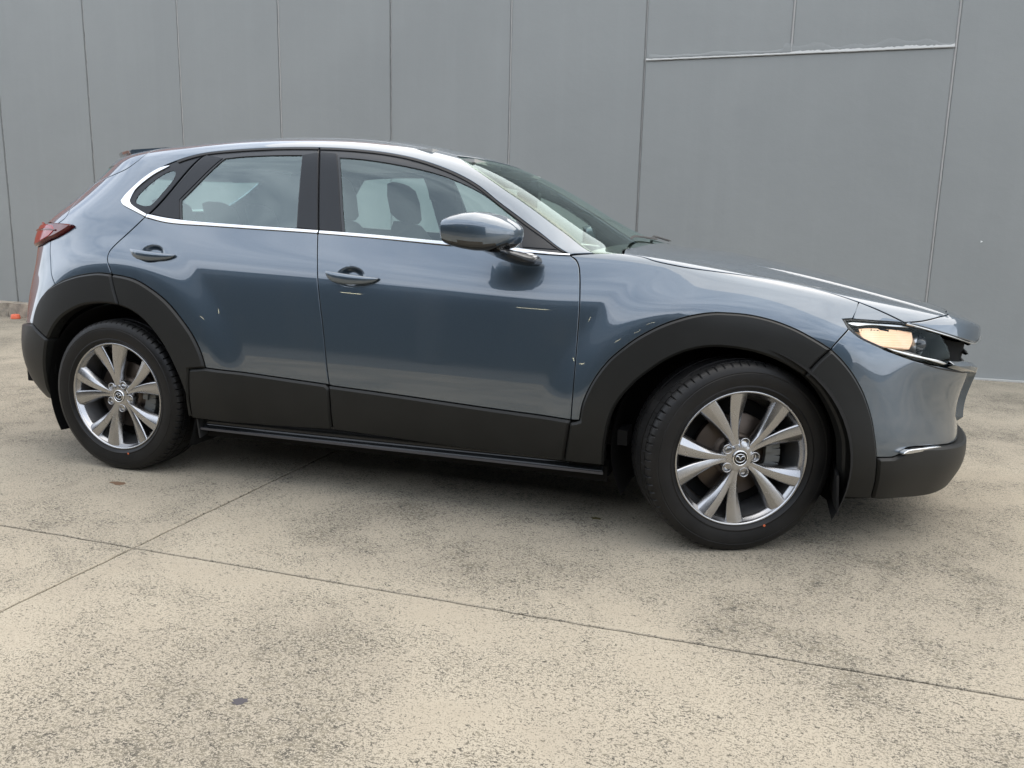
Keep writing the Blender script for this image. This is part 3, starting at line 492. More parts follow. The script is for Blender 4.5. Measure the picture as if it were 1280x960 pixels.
def segs_smooth(segs, step=.014):
    out = []
    for P in segs:
        P = np.array(P, float)
        E = np.concatenate([[2*P[0]-P[1]], P, [2*P[-1]-P[-2]]])
        for i in range(len(P)-1):
            p0, p1, p2, p3 = E[i:i+4]
            X = S(np.array([p1[0], p2[0]]), np.array([p1[1], p2[1]])); n = max(1, int(round(np.linalg.norm(X[1]-X[0])/step)))
            t = (np.arange(n)/n)[:, None]
            if len(P) == 2: out.append(p1*(1-t)+p2*t); continue
            a = np.linalg.norm(p1-p0)**.5+1e-6; b = np.linalg.norm(p2-p1)**.5+1e-6; c = np.linalg.norm(p3-p2)**.5+1e-6
            m1 = ((p1-p0)/a-(p2-p0)/(a+b)+(p2-p1)/b)*b; m2 = ((p2-p1)/b-(p3-p1)/(b+c)+(p3-p2)/c)*b
            out.append((2*t**3-3*t**2+1)*p1+(t**3-2*t**2+t)*m1+(-2*t**3+3*t**2)*p2+(t**3-t**2)*m2)
    A = np.concatenate(out)
    A[:, 0] = np.clip(A[:, 0], 0, NCOL-1); A[:, 1] = np.clip(A[:, 1], 0, NROW-1)
    keep = [0]
    for i in range(1, len(A)):
        if np.abs(A[i]-A[keep[-1]]).max() > 2e-3: keep.append(i)
    if np.abs(A[keep[-1]]-A[0]).max() < 2e-3: keep.pop()
    A = A[keep]
    ar = (A[:, 0]*np.roll(A[:, 1], -1)-np.roll(A[:, 0], -1)*A[:, 1]).sum()
    return A if ar > 0 else A[::-1]
def on_mid(A): return (A[:, 0] < 1e-3) | (A[:, 0] > NCOL-1-1e-3) | (A[:, 1] > NROW-1-1e-3)
def NRM(A):
    u = np.clip(A[:, 0], 2e-3, NCOL-1-2e-3); v = np.clip(A[:, 1], 2e-3, NROW-1-2e-3)
    n = -N(u, v)*SG
    return n
SG = 1.0
SG = -float(np.sign((-N(np.array([14.]), np.array([5.]))[0])[1]))
def inset_uv(A, d):
    """move loop points inwards by d metres along the surface (points on the centre line slide along it)"""
    if abs(d) < 1e-9: return A.copy()
    h = 1e-3
    u = np.clip(A[:, 0], h, NCOL-1-h); v = np.clip(A[:, 1], h, NROW-1-h)
    Su = (S(u+h, v)-S(u-h, v))/(2*h); Sv = (S(u, v+h)-S(u, v-h))/(2*h); X = S(u, v)
    n = np.cross(Su, Sv); n /= np.maximum(np.linalg.norm(n, axis=1, keepdims=True), 1e-9)
    mid = on_mid(A); out = A.copy()
    e1 = X-np.roll(X, 1, 0); e2 = np.roll(X, -1, 0)-X
    for i in range(len(A)):
        ds = []
        for e in (e1[i], e2[i]):
            l = np.linalg.norm(e)
            if l > 1e-7: ds.append(np.cross(n[i], e/l))
        pm, nm_ = mid[i-1] and mid[i], mid[i] and mid[(i+1) % len(A)]
        if mid[i]:
            if pm and nm_: continue
            w = ds[-1] if pm else ds[0]
        else:
            w = sum(ds); l = np.linalg.norm(w)
            if l < 1e-6: continue
            w = w/l; w = w/max(.5, float(np.dot(w, ds[0])))
        J = np.stack([Su[i], Sv[i]], 1)
        s, *_ = np.linalg.lstsq(J, w*d, rcond=None)
        m_ = np.abs(s).max()
        if m_ > .6: s *= .6/m_
        if mid[i]:
            if A[i, 1] > NROW-1-1e-3: s[1] = 0
            else: s[0] = 0
        out[i] += s
    out[:, 0] = np.clip(out[:, 0], 0, NCOL-1); out[:, 1] = np.clip(out[:, 1], 0, NROW-1)
    return out
def pip(P, A):
    x, y = P[:, 0][:, None], P[:, 1][:, None]; x0, y0 = A[:, 0][None], A[:, 1][None]; x1, y1 = np.roll(A[:, 0], -1)[None], np.roll(A[:, 1], -1)[None]
    c = ((y0 > y) != (y1 > y)) & (x < (x1-x0)*(y-y0)/np.where(np.abs(y1-y0) < 1e-12, 1e-12, y1-y0)+x0)
    return c.sum(1) % 2 == 1
KU, KV = .19, .075
def panel(name, m, parent, off=0., gap=.0021, bev=.0018, bdep=.0014, depth=.014, sp=.022, holes=(), hole_depth=.006, sym=False, sides=(1, -1), hide=None, label=None, outs=None, sculpt=None, warp=None):
    A = segs_smooth(PAN[name]) if isinstance(name, str) else segs_smooth(name[1])
    nm = name if isinstance(name, str) else name[0]
    nm = (outs or nm)
    loops = [inset_uv(A, gap+bev)]+[inset_uv(segs_smooth(PAN[h])[::-1], -.001)[::-1] for h in holes]
    A1 = inset_uv(A, gap)
    pts, edges, faces = [], [], []
    for k, lp in enumerate(loops):
        b0 = len(pts); pts += [(p[0]*KU, p[1]*KV) for p in lp]
        edges += [(b0+i, b0+(i+1) % len(lp)) for i in range(len(lp))]
        if k == 0: faces.append(list(range(b0, b0+len(lp))))
    bb0, bb1 = loops[0].min(0), loops[0].max(0)
    gu = np.arange(bb0[0], bb1[0], sp/KU*.93); gv = np.arange(bb0[1], bb1[1], sp/KV)
    if len(gu) and len(gv):
        G = np.stack(np.meshgrid(gu, gv, indexing='ij'), -1)
        G[:, 1::2, 0] += sp/KU*.46
        G = G.reshape(-1, 2)
        if nm in ('front_door', 'rear_door', 'bonnet'):
            f1, f2 = np.meshgrid(np.arange(bb0[0], bb1[0], .04), np.arange(bb0[1], bb1[1], .04 if nm == 'bonnet' else .09), indexing='ij'); Gf = np.stack([f1.ravel(), f2.ravel()], 1)
            XG = S(Gf[:, 0], Gf[:, 1]); sel = np.zeros(len(Gf), bool)
            if nm == 'bonnet': sel = (np.abs(-XG[:, 1]-.47) < .016) & (XG[:, 0] > 1.28)
            else:
                for (hx, hz, rx, rz, dp) in SCOOP: sel |= np.hypot((XG[:, 0]-hx)/rx, (XG[:, 2]-hz)/rz) < 1.08
            XO = S(G[:, 0], G[:, 1])
            if nm == 'bonnet': so = (np.abs(-XO[:, 1]-.47) < .020) & (XO[:, 0] > 1.27)
            else:
                so = np.zeros(len(G), bool)
                for (hx, hz, rx, rz, dp) in SCOOP: so |= np.hypot((XO[:, 0]-hx)/rx, (XO[:, 2]-hz)/rz) < 1.15
            G = np.concatenate([G[~so], Gf[sel]])
        ok = pip(G, loops[0])
        for lp in loops[1:]: ok &= ~pip(G, lp)
        allb = np.concatenate(loops); G = G[ok]
        if len(G):
            dd = np.min(np.hypot((G[:, None, 0]-allb[None, :, 0])*KU, (G[:, None, 1]-allb[None, :, 1])*KV), 1)
            G = G[dd > sp*.38]
            pts += [(p[0]*KU, p[1]*KV) for p in G]
    vo, eo, fo, ov, oe, of = delaunay_2d_cdt([Vector(p) for p in pts], edges, faces, 1, 1e-6)
    P2 = np.array([(v.x/KU, v.y/KV) for v in vo]); Fs = [tuple(f) for f in fo]
    if len(loops) > 1:
        cen = np.array([[sum(P2[i][k] for i in f)/3 for k in (0, 1)] for f in Fs])
        ok = np.ones(len(Fs), bool)
        for lp in loops[1:]: ok &= ~pip(cen, lp)
        Fs = [f for f, o_ in zip(Fs, ok) if o_]
    offv = (lambda A_: off(S(A_[:, 0], A_[:, 1]))[:, None]) if callable(off) else (lambda A_: off)
    n = NRM(P2); X = S(P2[:, 0], P2[:, 1])+n*offv(P2)
    if sculpt is not None: X, n = sculpt(P2, X, n)
    V, NN, F = list(X), list(n), []
    for f in Fs:
        a, b, c = f
        nf = np.cross(X[b]-X[a], X[c]-X[a])
        F.append(f if np.dot(nf, n[a]) > 0 else f[::-1])
    # rims
    def rim(L0, L1, bd, dp):
        n0 = NRM(L0); X0 = S(L0[:, 0], L0[:, 1])+n0*offv(L0); n1 = NRM(L1); X1 = S(L1[:, 0], L1[:, 1])+n1*(offv(L1)-bd)
        if sculpt is not None:
            X0, _ = sculpt(L0, X0, n0); X1, _ = sculpt(L1, X1, n1)
        X2 = X1-n1*(dp-bd)
        mid = on_mid(L0); k = len(L0)
        tan = np.roll(X1, -1, 0)-np.roll(X1, 1, 0); tan /= np.maximum(np.linalg.norm(tan, axis=1, keepdims=True), 1e-9)
        outd = np.cross(tan, n1)
        cen_ = X1.mean(0)
        # orientation of outd: away from L0 towards L1
        if ((X1-X0)*outd).sum() < 0: outd = -outd
        cn = n0*.8+outd*.8 if bev < .004 else n0*(bev)+outd*bd*1.0
        b0 = len(V); V.extend(X0); NN.extend(n0*.6+cn*.4 if bev < .004 else cn); V.extend(X1); NN.extend(cn)
        b1 = len(V); V.extend(X1); NN.extend(outd); V.extend(X2); NN.extend(outd)
        for i in range(k):
            j = (i+1) % k
            if mid[i] and mid[j]: continue
            for (p, q, nn) in ((b0, b0+k, cn), (b1, b1+k, outd)):
                f = (p+i, p+j, q+j, q+i)
                if np.dot(np.cross(V[f[1]]-V[f[0]], V[f[2]]-V[f[0]]), nn[i]) < 0: f = f[::-1]
                F.append(f)
    rim(loops[0], A1, bdep, depth)
    for lp in loops[1:]: 
        rim(lp, lp, .0, hole_depth)
    V = np.array(V); NN = np.array(NN)
    res = []
    if sym:
        m_ = np.array([1, -1, 1.]); k = len(V)
        VV = np.concatenate([V, V*m_]); N2 = np.concatenate([NN, NN*m_]); FF = F+[tuple(k+i for i in f[::-1]) for f in F]
        res.append(mesh_obj(nm, VV, FF, M[m], parent, N2, label=label))
    else:
        for s in sides:
            if s == 1: res.append(mesh_obj(nm, V, F, M[m], parent, NN, label=label))
            else:
                m_ = np.array([1, -1, 1.]); res.append(mesh_obj(nm, V*m_, [f[::-1] for f in F], M[m], parent, NN*m_, label=label))
    return res
car = empty('parked_car', (0, 0, 0)); tag(car, 'blue grey compact crossover car parked on the concrete with black wheel arch cladding', 'car')

# painted panels
PA = {}
PA['front_door'] = panel('front_door', 'paint', car)
PA['rear_door'] = panel('rear_door', 'paint', car)
panel('body_side', 'paint', car, sp=.024)
panel('fender', 'paint', car, sp=.02, outs='front_wing')
panel('bonnet', 'paint', car, sym=True, sp=.02)
panel('roof', 'paint', car, sym=True, sp=.035, gap=.003)
tg = panel('tailgate', 'paint', car, sym=True, sp=.03, holes=('rear_window',))[0]
panel('rear_window', 'glass_r', tg, off=-.002, sym=True, gap=.001)
fb = panel('front_bumper', 'paint', car, sym=True, sp=.018)[0]
panel('nose_panel', 'paint', fb, sym=True, sp=.018, gap=.0015, depth=.02, bev=.003, bdep=.003, off=.002)
panel('lamp_bezel', 'paint', fb, sp=.012, gap=.0015)
rb = panel('rear_bumper', 'paint', car, sym=True, sp=.022)[0]

# unpainted cladding, proud of the body
def clad(n, off=.011, depth=.03, parent=car, **kw): return panel(n, 'clad', parent, off=off, gap=kw.pop('gap', .0018), bev=.008, bdep=.0085, depth=depth, sp=.024, **kw)
clad('arch_rear_front', outs='wheel_arch_trim', depth=.055); clad('arch_rear_back', outs='wheel_arch_trim', depth=.055)
clad('arch_front', outs='wheel_arch_trim', depth=.055); clad('arch_bumper', outs='wheel_arch_trim', depth=.055)
for o_, d_ in zip(clad('front_door_cladding', outs='door_cladding'), PA['front_door']): o_.parent = d_
for o_, d_ in zip(clad('rear_door_cladding', outs='door_cladding'), PA['rear_door']): o_.parent = d_
fv = clad('front_valance', sym=True, off=lambda X: .011+.019*sm(1.88, 2.05, X[:, 0]), depth=.06, parent=fb)[0]
clad('rear_valance', sym=True, off=.013, depth=.06, parent=rb)

# windows: gloss surround with real openings, panes, pillar films, bright trims
for d_, sr, gl, gm, ch in ((PA['front_door'], 'window_surround_f', 'front_glass', 'glass_f', 'chrome_f'), (PA['rear_door'], 'window_surround_r', 'rear_glass', 'glass_r', 'chrome_r')):
    a = panel(sr, 'frame', None, off=-.003, holes=(gl,), hole_depth=.012, sp=.03, outs='window_frame', gap=.0015, bev=.006, bdep=.004)
    b_ = panel(gl, gm, None, off=-.007, gap=-.004, bev=.001, depth=.003, sp=.04, outs='window_glass')
    c_ = panel(ch, 'chrome', None, off=.004, gap=.0004, bev=.0016, bdep=.0016, depth=.008, sp=.05, outs='bright_trim')
    for q in (a, b_, c_):
        for o_, p_ in zip(q, d_): o_.parent = p_
def strip(name, pts, m, parent2, **kw):
    r = panel((name, pts), m, None, **kw)
    for o_, p_ in zip(r, parent2): o_.parent = p_ if p_ is not None else car
    return r
nobody = (car, car)
qs = panel('quarter_surround', 'pillar', car, off=-.003, holes=('quarter_glass',), sp=.03, outs='quarter_window_frame', gap=.001)
for o_, p_ in zip(panel('quarter_glass', 'glass_r', None, off=-.005, gap=-.003, bev=.001, depth=.003, sp=.04, outs='quarter_glass'), qs): o_.parent = p_
for o_, p_ in zip(panel('chrome_q', 'chrome', None, off=.002, gap=.0009, bev=.0016, bdep=.0016, depth=.008, sp=.05, outs='bright_trim'), qs): o_.parent = p_
strip('pillar_film', PAN['film_bf'], 'pillar', PA['front_door'], off=.0005, gap=.001, depth=.004, sp=.03)
strip('pillar_film', PAN['film_br'], 'pillar', PA['rear_door'], off=.0005, gap=.001, depth=.004, sp=.03)
strip('pillar_film', PAN['film_c'], 'pillar', PA['rear_door'], off=.0005, gap=.001, depth=.004, sp=.03)
strip('mirror_sail', PAN['sail'], 'pillar', PA['front_door'], off=.0005, gap=.001, depth=.004, sp=.03)
strip('door_seal', PAN['seal_f'], 'rubber', PA['front_door'], off=.0022, gap=0, bev=.001, depth=.006, sp=.05)
strip('door_seal', PAN['seal_r'], 'rubber', PA['rear_door'], off=.0022, gap=0, bev=.001, depth=.006, sp=.05)
ws = panel('windscreen', 'glass_w', car, sym=True, off=-.002, gap=.002, sp=.03, depth=.004)[0]
panel(('screen_border', PAN['ws_frit']), 'black', ws, sym=True, off=-.0045, gap=0, bev=.0005, depth=.001, sp=.04)
panel(('screen_border', PAN['ws_fritside']), 'black', ws, sym=False, off=-.0045, gap=0, bev=.0005, depth=.001, sp=.04)
panel(('screen_border', PAN['ws_frittop']), 'black', ws, sym=True, off=-.0045, gap=0, bev=.0005, depth=.001, sp=.04)

# inner shell closes the body behind the gaps, with the same openings
def build_shell():
    gu = np.linspace(0, NCOL-1, 181); gv = np.linspace(0, NROW-1, 121)
    U, Vv = np.meshgrid(gu, gv, indexing='ij'); P2 = np.stack([U.ravel(), Vv.ravel()], 1)
    n = NRM(P2); dpth = np.full(len(P2), .022)
    X = S(P2[:, 0], P2[:, 1]); 
    nose = sm(1.75, 1.95, X[:, 0])*sm(.40, .5, X[:, 2])
    X = X-n*dpth[:, None]
    cut = [inset_uv(segs_smooth(PAN[k]), -.012) for k in ('front_glass', 'rear_glass', 'quarter_glass', 'windscreen', 'rear_window')]
    cu = (gu[:-1]+gu[1:])/2; cv = (gv[:-1]+gv[1:])/2
    CU, CV = np.meshgrid(cu, cv, indexing='ij'); CC = np.stack([CU.ravel(), CV.ravel()], 1)
    keep = np.ones(len(CC), bool)
    for A in cut: keep &= ~pip(CC, A)
    XC = S(CC[:, 0], CC[:, 1])
    for cx in (1.3275, -1.3275): keep &= ~((np.hypot(XC[:, 0]-cx, XC[:, 2]-.338) < .452) & (XC[:, 1] < -.5))
    keep &= ~((XC[:, 0] > 1.62) & (XC[:, 2] > .40) & (XC[:, 2] < .80))
    keep &= ~((XC[:, 0] < -1.9) & (XC[:, 2] > .98) & (XC[:, 2] < 1.1))
    nv = len(gv); F = []
    for q in np.nonzero(keep)[0]:
        i, j = divmod(int(q), nv-1); a = i*nv+j
        F.append((a, a+nv, a+nv+1, a+1))
    m_ = np.array([1, -1, 1.]); k = len(X)
    return mesh_obj('inner_shell', np.concatenate([X, X*m_]), F+[tuple(k+i for i in f[::-1]) for f in F], M['dark'], car)
build_shell()
# underbody, sills, wheel housings
bm = bmesh.new()
box(bm, (-.93, -.79, .198), (.90, .79, .26)); box(bm, (-2.0, -.52, .24), (-.93, .52, .34)); box(bm, (.90, -.52, .22), (1.95, .52, .34))
box(bm, (-.7, -.45, .165), (1.0, .45, .198)); box(bm, (-2.0, -.75, .34), (-1.75, .75, .40)); box(bm, (1.74, -.55, .21), (1.90, .55, .26))
bm_obj('underbody', bm, M['dark'], car, bev=.01)
prof = [(-.862, .300), (-.842, .272), (-.832, .262), (-.832, .243), (-.842, .238), (-.852, .232), (-.852, .225), (-.842, .220), (-.80, .213)]
for s in (1, -1):
    V = []; F = []; xs = np.linspace(-.905, .888, 40)
    for x_ in xs:
        for (y, z) in prof: V.append((x_, y*s, z+(.006*sm(-.9, .9, x_)-.004)))
    k = len(prof)
    for i in range(len(xs)-1):
        for q in range(k-1):
            f = (i*k+q, (i+1)*k+q, (i+1)*k+q+1, i*k+q+1); F.append(f if s > 0 else f[::-1])
    o = mesh_obj('sill', V, F, M['black'], car, smooth=True)
M['sill_edge'] = mat('sill_edge_plastic', (.05, .05, .055), .35)
for s in (1, -1):
    bm = bmesh.new(); box(bm, (-.91, min(s*.8535, s*.846), .2205), (.890, max(s*.8535, s*.846), .2300)); bm_obj('sill_edge', bm, M['sill_edge'], car, bev=.002)
for cx in (1.3275, -1.3275):
    for s in (1, -1):
        V, F = [], []; n = 40
        for i in range(n+1):
            a = R(-28)+R(236)*i/n
            for (r, y) in ((.408, -.868), (.418, -.83), (.415, -.60), (.30, -.545), (.05, -.545)): V.append((cx+r*math.cos(a), y*s, .338+r*math.sin(a)))
        for i in range(n):
            for q in range(4): a = i*5+q; F.append((a, a+5, a+6, a+1))
        mesh_obj('wheel_housing', V, F, M['dark'], car)
M['flap'] = mat('soft_black_rubber_flap', (.014, .014, .014), .6)
for s in (1, -1):   # air deflectors in front of the wheels, spats behind
    for (x_, z0, z1, y0, y1) in ((1.700, .155, .30, .60, .815), (-.925, .185, .27, .66, .86)):
        bm = bmesh.new(); box(bm, (x_, min(s*y0, s*y1), z0), (x_+.008, max(s*y0, s*y1), z1))
        for v in bm.verts:
            if v.co.z < z0+.01 and abs(v.co.y) < y0+.05: v.co.z += .035
            if v.co.z < z0+.01: v.co.x += .012
        bm_obj('air_deflector', bm, M['flap'], car, bev=.003)

# ------------------------------------------------------------------ wheels
def make_alloy():
    m = mat('machined_grey_alloy', (.41, .41, .415), .24, 1.); t, b = nodes(m); p = t.nodes.new('ShaderNodeTexCoord').outputs['Object']
    n1 = noise(t, 14, 4, .6, p); L(t, ramp(t, n1.outputs['Fac'], [(.3, (.24,)*3), (.75, (.29,)*3)]).outputs[0], b.inputs['Roughness']); return m
M['alloy'] = make_alloy()
M['alloy_in'] = mat('painted_wheel_barrel', (.30, .30, .305), .34, .9)
M['disc'] = mat('brake_disc_steel', (.10, .08, .065), .45, .8)
M['caliper'] = mat('caliper_casting', (.16, .165, .16), .5, .5)
M['nut'] = mat('plated_wheel_nut', (.75, .75, .74), .16, 1.)
def make_rubber():
    m = mat('tyre_rubber', (.016, .016, .0165), .56, spec=.28); t, b = nodes(m); p = t.nodes.new('ShaderNodeTexCoord').outputs['Object']
    n1 = noise(t, 7, 5, .65, p); n2 = noise(t, 260, 2, .6, p)
    L(t, mixc(t, ramp(t, n1.outputs['Fac'], [(.4, (0,)*3), (.75, (.7,)*3)]).outputs[0], (.0065, .0065, .0068), (.017, .0158, .014)), b.inputs['Base Color'])
    L(t, ramp(t, n1.outputs['Fac'], [(.3, (.36,)*3), (.7, (.58,)*3)]).outputs[0], b.inputs['Roughness'])
    bump(t, b, n2.outputs['Fac'], .12, .001); return m
M['tyre'] = make_rubber()
def build_wheel():
    """outer face towards -y, axle along y through the origin; the rim flange lies at y = 0"""
    root = empty('wheel', (0, 0, 0), car)
    # tyre: section with sidewall steps and four tread grooves
    Rt = .3465; W = .215
    side = [(.236, .006), (.2395, .001), (.247, -.004), (.256, -.0105), (.2585, -.0135), (.262, -.0135), (.264, -.0125), (.280, -.0155), (.296, -.0165), (.306, -.0158), (.3075, -.0140), (.3095, -.0140), (.311, -.0145), (.322, -.0115), (.331, -.006), (.3375, .001), (.3415, .009)]
    tread = [(.3428, .016), (.3437, .0235), (.3437, .0238), (.3360, .0250), (.3360, .0290), (.3442, .0302)]
    prof = side+tread
    for c in (.066, .118):
        prof += [(.3455, c-.0072), (.3458, c-.0070), (.3360, c-.0055), (.3360, c+.0025), (.3460, c+.0040), (.3463, c+.012)]
    half = prof[:]
    yc = .0105+W/2-.018
    full = [(r, y) for r, y in half if y < yc]+[(.3465, yc-.004), (.3465, yc+.004)]+[(r, 2*yc-y) for r, y in half[::-1] if y < yc]
    full += [(.236, 2*yc)]
    n = 576; k = len(full); V = []; F = []
    for i in range(n):
        a = 2*math.pi*i/n; ca, sa = math.cos(a), math.sin(a)
        ph = i % 8
        for q, (r, y) in enumerate(full):
            rr = r
            yy = min(y, 2*yc-y)
            if .0 < yy < .0245 and r > .3370 and ph == 0: rr = r-.0055          # shoulder sipes
            if .030 < yy < .056 and r > .343 and i % 12 == 5: rr = r-.0055
            if .072 < yy < .095 and r > .343 and i % 16 == 9: rr = r-.004
            V.append((rr*ca, y, rr*sa))
    for i in range(n):
        j = (i+1) % n
        for q in range(k-1): F.append((i*k+q, j*k+q, j*k+q+1, i*k+q+1))
    ty = mesh_obj('tyre', V, F, M['tyre'], root); ty.data.set_sharp_from_angle(angle=R(30))
    # rim
    pr = [(.2365, .012), (.2435, .006), (.2450, .001), (.2438, -.0045), (.2405, -.006), (.2370, -.0045), (.2345, .001), (.2325, .007), (.2255, .014), (.2215, .022), (.2195, .05), (.205, .075), (.200, .12), (.215, .17), (.232, .19), (.240, .20)]
    V, F = lathe(pr, 128); rim = mesh_obj('rim', V, F, M['alloy'], root)
    rim.data.materials.append(M['alloy_in'])
    for p in rim.data.polygons:
        y = sum(rim.data.vertices[i].co.y for i in p.vertices)/len(p.vertices)
        if y > .03: p.material_index = 1
    # spokes: five pairs
    def spoke(a0, side_):
        st = [(.040, .0165, .0175, .026, .9), (.070, .0160, .0155, .023, .80), (.100, .0135, .0172, .020, .55), (.135, .0098, .0222, .0175, .25), (.170, .0060, .0272, .0150, .1), (.203, .0028, .0310, .013, 0), (.2345, .0000, .0340, .012, -.05)]
        V, F = [], []
        for (r, y, hw, dep, tw) in st:
            f = (r-.046)/(.2335-.046)
            ang = R(a0)+side_*R(15.0)*(max(f, 0)**.55)*.98
            c = Vector((math.cos(ang), 0, math.sin(ang))); tdir = Vector((-math.sin(ang), 0, math.cos(ang)))*side_
            # outward edge (away from the partner spoke) is cut back as a long side facet
            ridge = -.25+.55*tw
            outer = hw*(1+.15*f); inner = -hw*(.95)
            sec = [(inner, y+.0045+.004*(1-f)), (inner*.84, y+.0012), (hw*(ridge+.42), y-.0010), (outer*.78, y+.0052+.002*f), (outer*1.12, y+.0215+.004*(1-f)), (outer*.9, y+.034+dep*.3), (inner*.8, y+.034+dep*.3), (inner*1.02, y+.012)]
            for (tt, yy) in sec: 
                q = c*r+tdir*tt; V.append((q.x, yy, q.z))
        k = 8
        for i in range(len(st)-1):
            for q in range(k):
                p = (q+1) % k; f_ = (i*k+q, i*k+p, (i+1)*k+p, (i+1)*k+q); F.append(f_ if side_ > 0 else f_[::-1])
        F.append(tuple(range(k-1, -1, -1)) if side_ > 0 else tuple(range(k))); e0 = (len(st)-1)*k; F.append(tuple(range(e0, e0+k)) if side_ > 0 else tuple(range(e0+k-1, e0-1, -1)))
        bm = bmesh.new()
        me = bpy.data.meshes.new('t'); me.from_pydata(V, [], F); bm.from_mesh(me); bpy.data.meshes.remove(me)
        bmesh.ops.recalc_face_normals(bm, faces=bm.faces)
        es = [e for e in bm.edges if len(e.link_faces) == 2 and e.calc_face_angle(0) > R(20) and abs((e.verts[0].co-e.verts[1].co).normalized().dot(e.verts[0].co.normalized())) > .6]
        bmesh.ops.bevel(bm, geom=es, offset=.0016, segments=2, affect='EDGES', profile=.5)
        return bm_obj('spoke', bm, M['alloy'], root, smooth=True)
    for k_ in range(5):
        for s_ in (1, -1): spoke(110+72*k_, s_)
    # hub: body with five deep bolt wells, nuts, centre cap
    bm = bmesh.new()
    seg = 80; rows = [(.0285, .0135), (.034, .0130), (.050, .0150), (.062, .0195), (.0700, .027), (.0720, .040), (.069, .060)]
    vs = []
    for i in range(seg):
        a = 2*math.pi*i/seg
        lob = .5+.5*math.cos(5*(a-R(74)))
        vs.append([bm.verts.new(((r-(.010*(1-lob) if r > .055 else 0))*math.cos(a), y+(.0*lob), (r-(.010*(1-lob) if r > .055 else 0))*math.sin(a))) for r, y in rows])
    for i in range(seg):
        for q in range(len(rows)-1): bm.faces.new((vs[i][q], vs[(i+1) % seg][q], vs[(i+1) % seg][q+1], vs[i][q+1]))
    bm_obj('hub', bm, M['alloy'], root, smooth=True)
    for k_ in range(5):
        a = R(74+72*k_); cx, cz = .0565*math.cos(a), .0565*math.sin(a)
        V, F = lathe([(.0098, .034), (.0130, .032), (.0138, .0145), (.0150, .0122), (.0172, .0124), (.0185, .0150), (.0195, .028)], 28)
        mesh_obj('bolt_well', [(x+cx, y, z+cz) for x, y, z in V], F, M['alloy'], root)
        V, F = lathe([(.0, .0185), (.0060, .0185), (.0074, .0195), (.0090, .0225), (.0096, .034)], 6)
        o = mesh_obj('wheel_nut', [(x+cx, y, z+cz) for x, y, z in V], F, M['nut'], root, smooth=False)
    V, F = lathe([(0., .0085), (.020, .0088), (.0236, .0098)], 48); cap = mesh_obj('centre_cap', V, F, M['black'], root)
    V, F = lathe([(.0236, .0105), (.0240, .0070), (.0262, .0062), (.0285, .0080), (.0292, .0135)], 48); mesh_obj('cap_ring', V, F, M['nut'], root)
    # emblem on the cap: oval ring with a winged V
    V, F = [], []
    def ribbon(pts, w0, y0=.0066):
        b0 = len(V); npt = len(pts)
        for i, (x, z) in enumerate(pts):
            a = pts[max(i-1, 0)]; b = pts[min(i+1, npt-1)]; d = Vector((b[0]-a[0], b[1]-a[1])).normalized(); nx, nz = -d.y, d.x
            w = w0[i] if isinstance(w0, list) else w0
            V.extend([(x-nx*w, y0+.0018, z-nz*w), (x, y0, z), (x+nx*w, y0+.0018, z+nz*w)])
        for i in range(npt-1):
            for q in range(2): a = b0+i*3+q; F.append((a, a+3, a+4, a+1))
    ribbon([(.0178*math.cos(R(t)), .0145*math.sin(R(t))) for t in range(0, 361, 10)], .0013)
    wing = [(-.0165, .0035), (-.0130, .0066), (-.0085, .0070), (-.0045, .0040), (-.0015, -.0015), (0, -.0045)]
    ribbon(wing, [.0007, .0013, .0016, .0018, .0019, .0016]); ribbon([(-x, z) for x, z in wing], [.0007, .0013, .0016, .0018, .0019, .0016])
    mesh_obj('cap_emblem', V, F, M['chrome'], root)
    # brake
    V, F = lathe([(.045, .055), (.078, .055), (.080, .068), (.085, .070), (.150, .070), (.1515, .072), (.1515, .094), (.06, .094)], 72); mesh_obj('brake_disc', V, F, M['disc'], root)
    V, F = lathe([(.0, .10), (.197, .10)], 48); mesh_obj('dust_shield', V, F, M['dark'], root)
    bm = bmesh.new()
    for a0 in (8,):
        for kk in range(6):
            a = R(a0-24+kk*9.6); mt = Matrix.Translation((.142*math.cos(a), .078, .142*math.sin(a))) @ Matrix.Rotation(-a, 4, 'Y')
            box(bm, (-.030, -.028, -.0125), (.026, .030, .0125), mt)
    box(bm, (-.012, -.012, -.02), (.014, .01, .02), Matrix.Translation((.118, .05, .03)))
    bm_obj('brake_caliper', bm, M['caliper'], root, bev=.003)
    bm = bmesh.new(); bmesh.ops.create_cone(bm, cap_ends=True, segments=10, radius1=.0035, radius2=.003, depth=.028, matrix=Matrix.Translation((.214*math.cos(R(57)), .022, .214*math.sin(R(57)))) @ Matrix.Rotation(R(90), 4, 'X'))
    bm_obj('valve', bm, M['rubber'], root)
    # balance dot on the sidewall
    bm = bmesh.new(); bmesh.ops.create_circle(bm, cap_ends=True, segments=14, radius=.0045, matrix=Matrix.Translation((.262*math.cos(R(-68)), -.0142, .262*math.sin(R(-68)))) @ Matrix.Rotation(R(90), 4, 'X'))
    bm_obj('balance_mark', bm, mat('orange_paint_dot', (.65, .14, .05), .6), root)
    return root
def copy_tree(o, parent):
    c = o.copy(); C.objects.link(c); c.parent = parent
    for ch in list(o.children):
        if ch.name != c.name: copy_tree(ch, c)
    return c
w0 = build_wheel()
STEER = 0.4500
def place(w, x, y, side, steer=0., spin=0.):
    # side -1: near (right) side, +1: far side
    base = Matrix.Translation((x, y, .340))
    rot = Matrix.Rotation(steer, 4, 'Z') @ (Matrix.Rotation(math.pi, 4, 'Z') if side > 0 else Matrix.Identity(4)) @ Matrix.Rotation(spin, 4, 'Y')
    w.matrix_local = base @ rot
wr = copy_tree(w0, car); wfl = copy_tree(w0, car); wrl = copy_tree(w0, car)
off = -.125
